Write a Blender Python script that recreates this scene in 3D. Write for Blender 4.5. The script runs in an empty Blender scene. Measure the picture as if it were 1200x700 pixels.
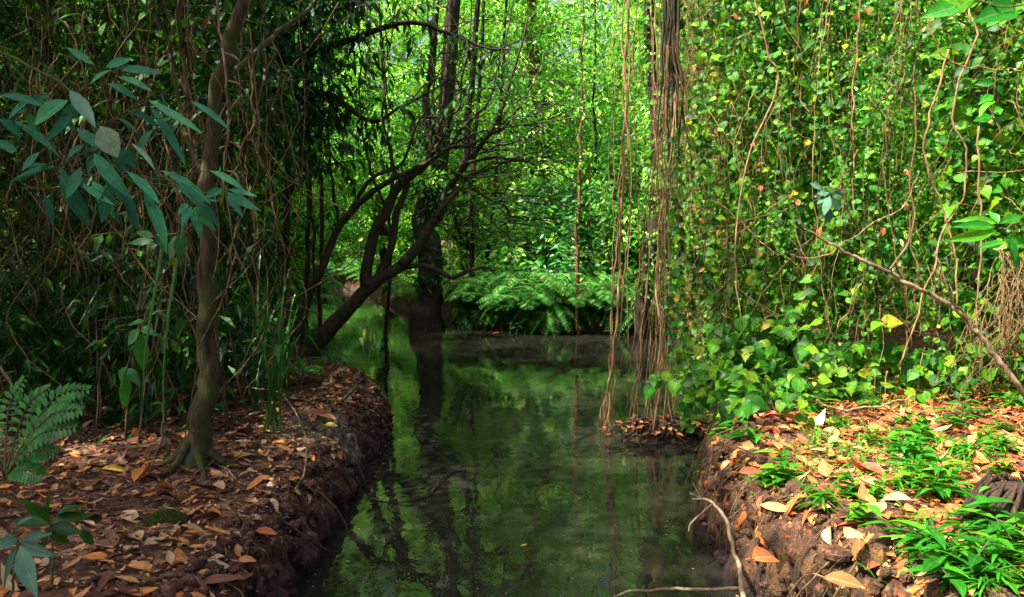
import bpy, math, random
import numpy as np
from math import radians as R

rng = np.random.default_rng(11)
random.seed(11)
scene = bpy.context.scene
COL = scene.collection

# ------------------------------------------------------------------ camera model
F = 942.0
HC = 1.60
HZ = 280.0
PITCH = math.atan((350 - HZ) / F)
CP, SP = math.cos(PITCH), math.sin(PITCH)

def ray(px, py):
    a = (px - 600) / F; b = (350 - py) / F
    return np.array([a, CP + b * SP, -SP + b * CP])

def at(px, py, d):
    r = ray(px, py)
    return np.array([0, 0, HC]) + r * (d / r[1])

def atz(px, py, z):
    r = ray(px, py)
    return np.array([0, 0, HC]) + r * ((z - HC) / r[2])

def pts(d, *pp):
    """pixel path; each entry (px,py) or (px,py,depth)"""
    return np.array([at(p[0], p[1], p[2] if len(p) > 2 else d) for p in pp])

# ------------------------------------------------------------------ noise
def _h(ix, iy, iz, s):
    n = (ix * 374761393 + iy * 668265263 + iz * 2147483647 + s * 1274126177) & 0xFFFFFFFF
    n = ((n ^ (n >> 13)) * 1274126177) & 0xFFFFFFFF
    n = ((n ^ (n >> 16)) * 2246822519) & 0xFFFFFFFF
    return ((n ^ (n >> 15)) & 0xFFFFFF) / float(0xFFFFFF)

def vn(p, s=0):
    p = np.asarray(p, float)
    i = np.floor(p).astype(np.int64); f = p - i
    f = f * f * (3 - 2 * f)
    r = 0
    for dx in (0, 1):
        wx = f[..., 0] if dx else 1 - f[..., 0]
        for dy in (0, 1):
            wy = f[..., 1] if dy else 1 - f[..., 1]
            for dz in (0, 1):
                wz = f[..., 2] if dz else 1 - f[..., 2]
                r = r + wx * wy * wz * _h(i[..., 0] + dx, i[..., 1] + dy, i[..., 2] + dz, s)
    return r

def fbm(p, o=4, s=0):
    p = np.asarray(p, float); a = .5; r = 0; t = 0
    for k in range(o):
        r = r + a * vn(p * (2.03 ** k) + k * 17.3, s + k); t += a; a *= .55
    return r / t * 2 - 1

def nz(v):
    return v / np.maximum(np.linalg.norm(v, axis=-1, keepdims=True), 1e-9)

# ------------------------------------------------------------------ mesh builder
class MB:
    def __init__(s):
        s.V = []; s.Q = []; s.A = []; s.n = 0
    def add(s, V, Q, A=None):
        V = np.asarray(V, float).reshape(-1, 3)
        s.V.append(V); s.Q.append(np.asarray(Q, np.int64).reshape(-1, 4) + s.n)
        s.A.append(np.zeros((len(V), 4)) + [.5, 0, 0, 1] if A is None else A)
        s.n += len(V)
    def build(s, name, mat, parent=None, origin=(0, 0, 0), smooth=True):
        V = np.concatenate(s.V) - np.asarray(origin, float); Q = np.concatenate(s.Q); A = np.concatenate(s.A)
        me = bpy.data.meshes.new(name)
        me.vertices.add(len(V)); me.vertices.foreach_set('co', V.astype(np.float32).ravel())
        me.loops.add(Q.size); me.loops.foreach_set('vertex_index', Q.ravel().astype(np.int32))
        me.polygons.add(len(Q))
        me.polygons.foreach_set('loop_start', (np.arange(len(Q)) * 4).astype(np.int32))
        me.polygons.foreach_set('loop_total', np.full(len(Q), 4, np.int32))
        me.update(calc_edges=True)
        me.polygons.foreach_set('use_smooth', np.full(len(Q), smooth))
        at_ = me.attributes.new('leaf', 'FLOAT_COLOR', 'POINT')
        at_.data.foreach_set('color', A.astype(np.float32).ravel())
        me.materials.append(mat)
        o = bpy.data.objects.new(name, me); COL.objects.link(o)
        if parent is not None: o.parent = parent
        else: o.location = origin
        return o

def tag(o, label=None, cat=None, group=None, kind=None):
    if label: o['label'] = label
    if cat: o['category'] = cat
    if group: o['group'] = group
    if kind: o['kind'] = kind
    return o

class Thing:
    def __init__(s, name, label, cat, loc, group=None):
        s.loc = np.asarray(loc, float)
        s.o = bpy.data.objects.new(name, None); COL.objects.link(s.o)
        s.o.location = s.loc; s.o.empty_display_size = .1
        tag(s.o, label, cat, group)
    def part(s, name, mb, mat, smooth=True, kind=None, parent=None):
        o = mb.build(name, mat, parent or s.o, s.loc, smooth)
        if kind: o['kind'] = kind
        return o

def single(name, mb, mat, label, cat, loc, group=None, smooth=True, kind=None):
    return tag(mb.build(name, mat, None, loc, smooth), label, cat, group, kind)

# ------------------------------------------------------------------ geometry: tubes
def smooth_path(P, n):
    P = np.asarray(P, float)
    if len(P) < 3:
        t = np.linspace(0, 1, n)[:, None]
        return P[0] * (1 - t) + P[-1] * t
    E = np.vstack([2 * P[0] - P[1], P, 2 * P[-1] - P[-2]])
    u = np.linspace(0, len(P) - 1 - 1e-6, n); i = u.astype(int); t = (u - i)[:, None]
    a, b, c, d = E[i], E[i + 1], E[i + 2], E[i + 3]
    return .5 * ((2 * b) + (-a + c) * t + (2 * a - 5 * b + 4 * c - d) * t ** 2 + (-a + 3 * b - 3 * c + d) * t ** 3)

def tube(mb, P, r, n=None, sides=7, wob=0., bark=0., seed=0, smoothit=True):
    """r: scalar, (r0,r1) or list per control point"""
    P = np.asarray(P, float)
    n = n or max(4, len(P) * 5)
    r = np.atleast_1d(np.asarray(r, float))
    rr = np.interp(np.linspace(0, 1, n), np.linspace(0, 1, len(r)), r)
    C = smooth_path(P, n) if smoothit else P
    if not smoothit:
        n = len(P); rr = np.interp(np.linspace(0, 1, n), np.linspace(0, 1, len(r)), r)
    if wob:
        q = np.linspace(0, 1, n)[:, None] * n * .35
        off = np.stack([fbm(np.hstack([q, q * 0 + seed * 3.7 + k * 11, q * 0]), 3, 5) for k in range(3)], -1)
        C = C + off * wob
    T = nz(np.gradient(C, axis=0))
    N = np.zeros_like(T); ref = np.array([0, 0, 1.]) if abs(T[0, 2]) < .8 else np.array([1., 0, 0])
    N[0] = nz(np.cross(T[0], ref))
    for k in range(1, n):
        v = N[k - 1] - T[k] * np.dot(N[k - 1], T[k]); N[k] = v / max(np.linalg.norm(v), 1e-9)
    B = np.cross(T, N)
    a = np.arange(sides) / sides * 2 * np.pi
    ring = np.cos(a)[None, :, None] * N[:, None] + np.sin(a)[None, :, None] * B[:, None]
    rad = rr[:, None] * np.ones(sides)[None]
    if bark:
        pp = C[:, None] * np.array([6, 6, 3.]) + ring * .8 + seed
        rad = rad * (1 + bark * fbm(pp * 1.6, 3, 9))
    V = C[:, None] + ring * rad[..., None]
    idx = np.arange(n * sides).reshape(n, sides)
    i0 = idx[:-1]; i1 = idx[1:]
    Q = np.stack([i0, np.roll(i0, -1, 1), np.roll(i1, -1, 1), i1], -1).reshape(-1, 4)
    V = V.reshape(-1, 3)
    # caps
    V = np.vstack([V, C[0], C[-1]]); e = n * sides
    k = np.arange(0, sides - 1, 2)
    def cap(row, c, flip):
        out = []
        for j in range(0, sides, 2):
            a_, b_, c_ = row[j], row[(j + 1) % sides], row[(j + 2) % sides]
            if j + 1 >= sides: c_ = b_; 
            out.append([c, a_, b_, c_] if flip else [c, c_, b_, a_])
        return out
    Qc = [q for q in cap(idx[0], e, False) + cap(idx[-1], e + 1, True) if len(set(q)) == 4]
    if Qc: Q = np.vstack([Q, Qc])
    A = np.zeros((len(V), 4)); A[:, 0] = rng.random(); A[:, 3] = 1
    mb.add(V, Q, A)
    return C

# ------------------------------------------------------------------ geometry: leaves
TPL = {}
def tpl(kind):
    if kind in TPL: return TPL[kind]
    if kind == 'far':      # bent rhombus
        v = np.array([[0, 0], [-.5, .42], [0, 1], [.5, .42]]); q = np.array([[0, 1, 2, 3]])
    else:
        if kind == 'oval': prof = [(0, .03), (.18, .62), (.42, 1), (.7, .78), (.9, .32), (1, .02)]
        elif kind == 'heart': prof = [(-.1, .35), (.08, .92), (.3, 1), (.58, .72), (.82, .3), (1, .02)]
        elif kind == 'lance': prof = [(0, .05), (.2, .7), (.4, 1), (.65, .75), (.85, .35), (1, .02)]
        elif kind == 'strap': prof = [(0, .55), (.15, .8), (.32, 1), (.5, 1), (.68, .85), (.84, .55), (1, .03)]
        elif kind == 'mid': prof = [(0, .05), (.35, 1), (.7, .72), (1, .02)]
        t = np.array([p[0] for p in prof]); w = np.array([p[1] for p in prof]) * .5
        v = np.concatenate([np.stack([s * w, t - (.0 if s == 0 or kind != 'heart' else 0)], -1)[:, None] for s in (-1, 0, 1)], 1)
        if kind == 'heart': v[0, 1, 1] = 0
        n = len(t); v = v.reshape(-1, 2)
        i = np.arange(n * 3).reshape(n, 3)
        q = np.stack([i[:-1, :-1], i[:-1, 1:], i[1:, 1:], i[1:, :-1]], -1).reshape(-1, 4)
    TPL[kind] = (v, q)
    return TPL[kind]

def leaves(mb, pos, d, up, L, W, kind='far', fold=.25, droop=.25, rnd=None, twist=0.):
    """pos,d,up (N,3); L,W (N,) or scalars. d = growth direction, up = preferred face normal"""
    pos = np.asarray(pos, float); N = len(pos)
    if N == 0: return
    d = nz(np.broadcast_to(np.asarray(d, float), (N, 3))); up = np.broadcast_to(np.asarray(up, float), (N, 3))
    L = np.broadcast_to(np.asarray(L, float), (N,)); W = np.broadcast_to(np.asarray(W, float), (N,))
    side = nz(np.cross(d, up)); nr = np.cross(side, d)
    v, q = tpl(kind); m = len(v)
    tx = v[:, 0]; ty = v[:, 1]
    wmax = np.abs(tx).max()
    fold = np.broadcast_to(fold, (N,)); droop = np.broadcast_to(droop, (N,))
    tyy = ty[None, :]; txx = tx[None, :]
    z = fold[:, None] * np.abs(txx) * W[:, None] - droop[:, None] * tyy ** 2 * L[:, None]
    if kind not in ('far',):
        z = z + (rng.random((N, m)) - .5) * .06 * W[:, None]
    y = tyy * L[:, None] * (1 - .3 * np.abs(droop[:, None]) * tyy)
    x = txx * W[:, None]
    V = pos[:, None] + d[:, None] * y[..., None] + side[:, None] * x[..., None] + nr[:, None] * z[..., None]
    Q = (q[None] + (np.arange(N) * m)[:, None, None]).reshape(-1, 4)
    if rnd is None: rnd = rng.random(N)
    A = np.zeros((N, m, 4)); A[..., 0] = np.broadcast_to(rnd, (N,))[:, None]; A[..., 1] = tx / wmax * .5 + .5; A[..., 2] = ty; A[..., 3] = 1
    mb.add(V.reshape(-1, 3), Q, A.reshape(-1, 4))

def rdir(n):
    return nz(rng.normal(size=(n, 3)))

def clump(mb, c, rad, n, L, asp=.5, face=(0, 0, 1), down=.5, kind='far', rnd=None, facew=1.):
    c = np.asarray(c, float); rad = np.asarray(rad, float)
    u = rdir(n); rr = rng.random(n) ** .45
    p = c + u * rr[:, None] * rad
    d = nz(u * [1, 1, .5] + rdir(n) * .7 + [0, 0, -down])
    up = np.asarray(face, float) * facew + rdir(n) * .75
    l = L * (.6 + .8 * rng.random(n))
    leaves(mb, p, d, up, l, l * asp * (.8 + .4 * rng.random(n)), kind, fold=.3, droop=.2, rnd=rnd)

def sprig(mbl, C, L, asp=.45, spacing=.05, kind='mid', t0=.1, spread=.9, up=(0, 0, 1), down=.25, jitter=.35, off=0., droop=.25):
    """alternate leaves along path C"""
    C = np.asarray(C); seg = np.linalg.norm(np.diff(C, axis=0), axis=1); S = np.r_[0, np.cumsum(seg)]
    s = np.arange(t0 * S[-1], S[-1], spacing)
    if len(s) == 0: return
    p = np.stack([np.interp(s, S, C[:, k]) for k in range(3)], -1)
    T = nz(np.stack([np.interp(s, S, np.gradient(C[:, k])) for k in range(3)], -1) + 1e-9)
    sd = nz(np.cross(T, np.asarray(up, float) + rng.normal(size=3) * .05)); sg = np.where(np.arange(len(s)) % 2, 1., -1.)[:, None]
    d = nz(T * (1 - spread * .5) + sd * sg * spread + rdir(len(s)) * jitter + [0, 0, -down])
    if off: p = p + rdir(len(s)) * rng.random(len(s))[:, None] * off
    l = L * (.5 + .9 * rng.random(len(s)))
    leaves(mbl, p, d, np.asarray(up, float) + rdir(len(s)) * .35, l, l * asp, kind, fold=.22, droop=droop)

# ------------------------------------------------------------------ materials
def newmat(name):
    m = bpy.data.materials.new(name); m.use_nodes = True
    nt = m.node_tree; nt.nodes.clear()
    out = nt.nodes.new('ShaderNodeOutputMaterial')
    return m, nt, out

def ramp(nt, stops, interp='LINEAR'):
    r = nt.nodes.new('ShaderNodeValToRGB'); r.color_ramp.interpolation = interp
    e = r.color_ramp.elements
    while len(e) > 1: e.remove(e[-1])
    e[0].position = stops[0][0]; e[0].color = (*stops[0][1], 1)
    for p, c in stops[1:]:
        x = e.new(p); x.color = (*c, 1)
    return r

def noise(nt, scale, detail=4, rough=.55, vec=None, dist=0.):
    n = nt.nodes.new('ShaderNodeTexNoise'); n.inputs['Scale'].default_value = scale
    n.inputs['Detail'].default_value = detail; n.inputs['Roughness'].default_value = rough
    n.inputs['Distortion'].default_value = dist
    if vec is not None: nt.links.new(vec, n.inputs['Vector'])
    return n

def mat_leaf(name, cols, trans=.35, tcol=1.9, rough=.42, veins=.0, spec=.4, spots=0., bump=0.):
    m, nt, out = newmat(name); L = nt.links.new
    at_ = nt.nodes.new('ShaderNodeAttribute'); at_.attribute_name = 'leaf'
    sp = nt.nodes.new('ShaderNodeSeparateColor'); L(at_.outputs['Color'], sp.inputs[0])
    rp = ramp(nt, cols); L(sp.outputs[0], rp.inputs[0])
    col = rp.outputs[0]
    tc = nt.nodes.new('ShaderNodeTexCoord')
    # broad variation between sprays
    nn = noise(nt, 1.3, 3, vec=tc.outputs['Object'])
    hs = nt.nodes.new('ShaderNodeHueSaturation'); L(col, hs.inputs['Color'])
    mr = nt.nodes.new('ShaderNodeMapRange'); mr.inputs[1].default_value = .3; mr.inputs[2].default_value = .7
    mr.inputs[3].default_value = .72; mr.inputs[4].default_value = 1.3
    L(nn.outputs[0], mr.inputs[0]); L(mr.outputs[0], hs.inputs['Value'])
    col = hs.outputs[0]
    height = None
    if veins or bump:
        # midrib + side veins from the leaf's own coordinates
        a = nt.nodes.new('ShaderNodeMath'); a.operation = 'SUBTRACT'; L(sp.outputs[1], a.inputs[0]); a.inputs[1].default_value = .5
        b = nt.nodes.new('ShaderNodeMath'); b.operation = 'ABSOLUTE'; L(a.outputs[0], b.inputs[0])
        c = nt.nodes.new('ShaderNodeMath'); c.operation = 'MULTIPLY_ADD'; L(b.outputs[0], c.inputs[0]); c.inputs[1].default_value = -.8; L(sp.outputs[2], c.inputs[2])
        d = nt.nodes.new('ShaderNodeMath'); d.operation = 'MULTIPLY'; L(c.outputs[0], d.inputs[0]); d.inputs[1].default_value = 55
        e = nt.nodes.new('ShaderNodeMath'); e.operation = 'SINE'; L(d.outputs[0], e.inputs[0])
        f = nt.nodes.new('ShaderNodeMapRange'); L(e.outputs[0], f.inputs[0]); f.inputs[1].default_value = .82; f.inputs[2].default_value = 1; f.inputs[3].default_value = 0; f.inputs[4].default_value = .45
        g = nt.nodes.new('ShaderNodeMapRange'); L(b.outputs[0], g.inputs[0]); g.inputs[1].default_value = .02; g.inputs[2].default_value = .05; g.inputs[3].default_value = 1; g.inputs[4].default_value = 0
        h = nt.nodes.new('ShaderNodeMath'); h.operation = 'MAXIMUM'; L(f.outputs[0], h.inputs[0]); L(g.outputs[0], h.inputs[1])
        mx = nt.nodes.new('ShaderNodeMix'); mx.data_type = 'RGBA'; mx.blend_type = 'MIX'
        k = nt.nodes.new('ShaderNodeMath'); k.operation = 'MULTIPLY'; L(h.outputs[0], k.inputs[0]); k.inputs[1].default_value = veins
        L(k.outputs[0], mx.inputs[0]); L(col, mx.inputs[6])
        hv = nt.nodes.new('ShaderNodeHueSaturation'); L(col, hv.inputs['Color']); hv.inputs['Value'].default_value = 2.2; hv.inputs['Saturation'].default_value = .75
        L(hv.outputs[0], mx.inputs[7]); col = mx.outputs[2]; height = h.outputs[0]
    # blotches on each leaf
    n2 = noise(nt, 45, 4, vec=tc.outputs['Object'])
    h2 = nt.nodes.new('ShaderNodeHueSaturation'); L(col, h2.inputs['Color'])
    m2 = nt.nodes.new('ShaderNodeMapRange'); m2.inputs[1].default_value = .3; m2.inputs[2].default_value = .7; m2.inputs[3].default_value = .75; m2.inputs[4].default_value = 1.25
    L(n2.outputs[0], m2.inputs[0]); L(m2.outputs[0], h2.inputs['Value']); col = h2.outputs[0]
    if spots:
        n3 = noise(nt, 30, 2, vec=tc.outputs['Object']); m3 = nt.nodes.new('ShaderNodeMapRange')
        m3.inputs[1].default_value = .66; m3.inputs[2].default_value = .72; m3.inputs[4].default_value = spots; L(n3.outputs[0], m3.inputs[0])
        mx = nt.nodes.new('ShaderNodeMix'); mx.data_type = 'RGBA'; L(m3.outputs[0], mx.inputs[0]); L(col, mx.inputs[6]); mx.inputs[7].default_value = (.05, .025, .012, 1)
        col = mx.outputs[2]
    bs = nt.nodes.new('ShaderNodeBsdfPrincipled'); L(col, bs.inputs['Base Color'])
    bs.inputs['Roughness'].default_value = rough; bs.inputs['Specular IOR Level'].default_value = spec
    if bump and height is not None:
        bp = nt.nodes.new('ShaderNodeBump'); bp.inputs['Strength'].default_value = bump; bp.inputs['Distance'].default_value = .004
        L(height, bp.inputs['Height']); L(bp.outputs[0], bs.inputs['Normal'])
    sh = bs.outputs[0]
    if trans:
        tr = nt.nodes.new('ShaderNodeBsdfTranslucent')
        h3 = nt.nodes.new('ShaderNodeHueSaturation'); L(col, h3.inputs['Color']); h3.inputs['Value'].default_value = tcol; h3.inputs['Hue'].default_value = .475
        h3.inputs['Saturation'].default_value = 1.05
        L(h3.outputs[0], tr.inputs['Color'])
        ms = nt.nodes.new('ShaderNodeMixShader'); ms.inputs[0].default_value = trans
        L(bs.outputs[0], ms.inputs[1]); L(tr.outputs[0], ms.inputs[2]); sh = ms.outputs[0]
    L(sh, out.inputs[0])
    return m

def mat_bark(name, c1, c2, c3=None, scale=9, stretch=.25, bump=.6, rough=.85, dist=.01):
    m, nt, out = newmat(name); L = nt.links.new
    tc = nt.nodes.new('ShaderNodeTexCoord'); mp = nt.nodes.new('ShaderNodeMapping'); L(tc.outputs['Object'], mp.inputs[0])
    mp.inputs['Scale'].default_value = (1, 1, stretch)
    n1 = noise(nt, scale * 4, 6, .65, mp.outputs[0], .6)
    rp = ramp(nt, [(.38, c1), (.62, c2)]); L(n1.outputs[0], rp.inputs[0]); col = rp.outputs[0]
    if c3:
        n2 = noise(nt, scale * .7, 4, .6, tc.outputs['Object'])
        mr = nt.nodes.new('ShaderNodeMapRange'); mr.inputs[1].default_value = .42; mr.inputs[2].default_value = .56; mr.inputs[4].default_value = .85; L(n2.outputs[0], mr.inputs[0])
        mx = nt.nodes.new('ShaderNodeMix'); mx.data_type = 'RGBA'; L(mr.outputs[0], mx.inputs[0]); L(col, mx.inputs[6]); mx.inputs[7].default_value = (*c3, 1); col = mx.outputs[2]
    bs = nt.nodes.new('ShaderNodeBsdfPrincipled'); L(col, bs.inputs['Base Color']); bs.inputs['Roughness'].default_value = rough
    bs.inputs['Specular IOR Level'].default_value = .3
    bp = nt.nodes.new('ShaderNodeBump'); bp.inputs['Strength'].default_value = bump; bp.inputs['Distance'].default_value = dist
    L(n1.outputs[0], bp.inputs['Height']); L(bp.outputs[0], bs.inputs['Normal']); L(bs.outputs[0], out.inputs[0])
    return m

G = {}
G['ivy'] = mat_leaf('ivy_leaf', [(0, (.008, .06, .003)), (.45, (.022, .15, .003)), (.8, (.075, .26, .004)), (.95, (.16, .32, .006)), (.985, (.20, .30, .008)), (1, (.34, .26, .01))], .42, 1.8, .48, .3, .22, .5)
G['ivy_small'] = mat_leaf('creeper_leaf', [(0, (.006, .05, .003)), (.5, (.026, .17, .003)), (.85, (.11, .29, .005)), (1, (.24, .34, .01))], .42, 1.9, .46, 0, .28)
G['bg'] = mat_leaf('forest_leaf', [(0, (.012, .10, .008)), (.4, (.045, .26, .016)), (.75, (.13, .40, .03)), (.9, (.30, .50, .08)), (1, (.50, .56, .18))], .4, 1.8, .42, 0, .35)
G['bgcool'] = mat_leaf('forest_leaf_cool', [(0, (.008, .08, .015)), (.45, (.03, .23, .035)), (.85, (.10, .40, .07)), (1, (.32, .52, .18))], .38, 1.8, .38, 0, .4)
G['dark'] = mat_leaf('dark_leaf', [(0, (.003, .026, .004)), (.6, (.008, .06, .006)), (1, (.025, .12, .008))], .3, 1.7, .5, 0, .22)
G['blue'] = mat_leaf('broad_leaf', [(0, (.008, .09, .045)), (.7, (.022, .17, .08)), (1, (.04, .23, .09))], .25, 1.6, .5, .35, .2, .35, .5)
G['pale'] = mat_leaf('pale_leaf', [(0, (.20, .33, .19)), (1, (.32, .46, .29))], .25, 1.3, .5, .3, .4, .0, .5)
G['pale2'] = mat_leaf('greyish_leaf', [(0, (.03, .10, .06)), (1, (.05, .15, .09))], .2, 1.4, .4, .3, .4, 0, .5)
G['fern'] = mat_leaf('fern_leaf', [(0, (.016, .12, .016)), (.6, (.045, .23, .035)), (.9, (.13, .36, .07)), (1, (.25, .30, .08))], .35, 1.7, .42)
G['darkfern'] = mat_leaf('dark_fern_leaf', [(0, (.008, .09, .012)), (1, (.03, .20, .02))], .3, 1.6, .4)
G['strap'] = mat_leaf('strap_leaf', [(0, (.012, .07, .014)), (1, (.03, .14, .02))], .25, 1.6, .35)
G['herb'] = mat_leaf('herb_leaf', [(0, (.010, .11, .006)), (.6, (.024, .21, .008)), (1, (.09, .33, .01))], .38, 1.8, .42, .3, .3)
G['litter'] = mat_leaf('dead_leaf', [(0, (.05, .020, .014)), (.3, (.13, .05, .03)), (.5, (.21, .10, .046)), (.65, (.34, .20, .105)), (.78, (.42, .28, .17)), (.86, (.40, .14, .03)), (1, (.50, .22, .05))], .08, 1.2, .6, .35, .3, .5, .6)
G['orange'] = mat_leaf('orange_dead_leaf', [(0, (.22, .05, .02)), (.35, (.38, .10, .025)), (.7, (.50, .17, .045)), (.9, (.52, .27, .10)), (1, (.55, .38, .18))], .12, 1.2, .5, .35, .35, .5, .6)
G['yellow'] = mat_leaf('yellow_leaf', [(0, (.5, .33, .03)), (1, (.62, .45, .08))], .2, 1.2, .5, .3)
B = {}
B['moss'] = mat_bark('mossy_bark', (.008, .007, .003), (.075, .058, .022), (.03, .042, .008))
B['dark'] = mat_bark('dark_bark', (.010, .008, .006), (.035, .025, .018), None)
B['brown'] = mat_bark('brown_bark', (.018, .012, .007), (.085, .056, .032), (.02, .032, .010))
B['red'] = mat_bark('reddish_bark', (.06, .022, .012), (.18, .075, .04), None)
B['tan'] = mat_bark('tan_root', (.11, .06, .026), (.36, .23, .11), None, 14, .1, .5)
B['root'] = mat_bark('root_brown', (.05, .026, .012), (.20, .125, .05), None, 14, .12, .5)
B['pale'] = mat_bark('pale_twig', (.12, .085, .05), (.34, .26, .17), (.09, .055, .03), 12, .3, .5)
B['stem'] = mat_bark('green_stem', (.03, .05, .014), (.09, .10, .035), None, 14, .2, .3)
B['cane'] = mat_bark('cane_stem', (.03, .018, .010), (.14, .092, .042), None, 14, .12, .4)
B['wood'] = mat_bark('rotten_stump', (.012, .008, .006), (.06, .034, .022), None, 12, .12, 1.)

# ------------------------------------------------------------------ the setting: terrain and water
POLY = np.array([(-1.0, -4), (-1.0, 2), (-1.0, 3.7), (-.99, 4.6), (-1.0, 5.6), (-1.02, 6.6), (-1.2, 7.3), (-1.6, 7.75), (-2.6, 8.3), (-3.0, 10), (-3.3, 13),
                 (-4.6, 18), (-7, 24), (-12, 30), (-9.5, 32), (-4.6, 24), (-2.6, 18.6), (-1.9, 16.5), (-1.0, 16.0), (-.7, 14.3), (.2, 13.6), (1.2, 13.7), (2.4, 13.2),
                 (3.1, 12.2), (2.9, 10), (2.3, 8.2), (1.85, 6.9), (1.5, 5.9), (1.18, 4.9), (1.02, 4.2), (1.06, 3.6), (1.25, 2.4), (1.3, -4)])

def sdf(x, y):
    """> 0 on land"""
    x = np.asarray(x, float); y = np.asarray(y, float)
    d2 = np.full(x.shape, 1e9); ins = np.zeros(x.shape, bool)
    n = len(POLY)
    for i in range(n):
        ax, ay = POLY[i]; bx, by = POLY[(i + 1) % n]
        ex, ey = bx - ax, by - ay
        t = np.clip(((x - ax) * ex + (y - ay) * ey) / (ex * ex + ey * ey), 0, 1)
        d2 = np.minimum(d2, (x - ax - t * ex) ** 2 + (y - ay - t * ey) ** 2)
        c = ((ay > y) != (by > y)) & (x < (bx - ax) * (y - ay) / (by - ay + 1e-12) + ax)
        ins ^= c
    d = np.sqrt(d2)
    return np.where(ins, -d, d)

def hgt(x, y, fine=True):
    x = np.asarray(x, float); y = np.asarray(y, float)
    p = np.stack([x, y, x * 0], -1)
    s = sdf(x, y) + fbm(p * 1.7, 3, 3) * .07 + fbm(p * 7, 2, 8) * .025
    H = np.where(x < 0, .36, .50) + fbm(p * .5, 2, 21) * .07
    H = np.where(y > 10.5, .30 + fbm(p * .5, 2, 21) * .08, H)
    # mound of red clay on the right bank lip, raised rim
    H = H + .09 * np.exp(-(((x - 1.45) / .35) ** 2 + ((y - 4.75) / .45) ** 2))
    H = H + np.clip(sdf(x, y) - 1.5, 0, 30) * .02
    up = H * (1 - np.exp(-np.clip(s, 0, 99) / np.where(y < 10, .065, .12)))
    dn = -.7 * (1 - np.exp(np.clip(s, -99, 0) / .12))
    z = np.where(s > 0, up, dn)
    if fine:
        q = np.stack([x, y, z], -1)
        z = z + np.where(s > 0, 1, .4) * (fbm(q * 6, 3, 31) * .022 + np.abs(fbm(q * 17, 3, 41)) * .02)
    return z

def axis(segs):
    out = [segs[0][0]]
    for a, b, st in segs:
        n = max(1, int(round((b - a) / st))); out += list(np.linspace(a, b, n + 1)[1:])
    return np.array(out)

gx = axis([(-200, -40, 20), (-40, -12, 2), (-12, -4, .25), (-4, -2.2, .06), (-2.2, 2.6, .017), (2.6, 4.5, .06), (4.5, 12, .25), (12, 40, 2), (40, 200, 20)])
gy = axis([(-40, -4, 4), (-4, 2.2, .2), (2.2, 8.2, .02), (8.2, 12, .07), (12, 20, .12), (20, 36, .4), (36, 60, 3), (60, 300, 24)])
X, Y = np.meshgrid(gx, gy, indexing='xy')
Z = hgt(X, Y)
V = np.stack([X, Y, Z], -1)
# crumbly, pitted laterite face: push steep parts sideways by 3-D noise
gz = np.gradient(Z, gy, axis=0); gxx = np.gradient(Z, gx, axis=1)
steep = np.clip(np.hypot(gz, gxx) * .8, 0, 1)
near = (np.abs(X) < 3) & (Y < 9) & (Y > 2)
nb = np.stack([gxx, gz], -1); nb = nb / np.maximum(np.linalg.norm(nb, axis=-1, keepdims=True), 1e-6)
q = V * [1, 1, 1.4]
amt = steep * near * (fbm(q * 6, 3, 51) * .11 + np.abs(fbm(q * 17, 3, 61)) * .09 - .03)
V[..., 0] -= nb[..., 0] * amt; V[..., 1] -= nb[..., 1] * amt
V[..., 2] += steep * near * fbm(V * 24, 2, 71) * .03
ny, nx = X.shape
idx = np.arange(nx * ny).reshape(ny, nx)
Q = np.stack([idx[:-1, :-1], idx[:-1, 1:], idx[1:, 1:], idx[1:, :-1]], -1).reshape(-1, 4)

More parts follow.
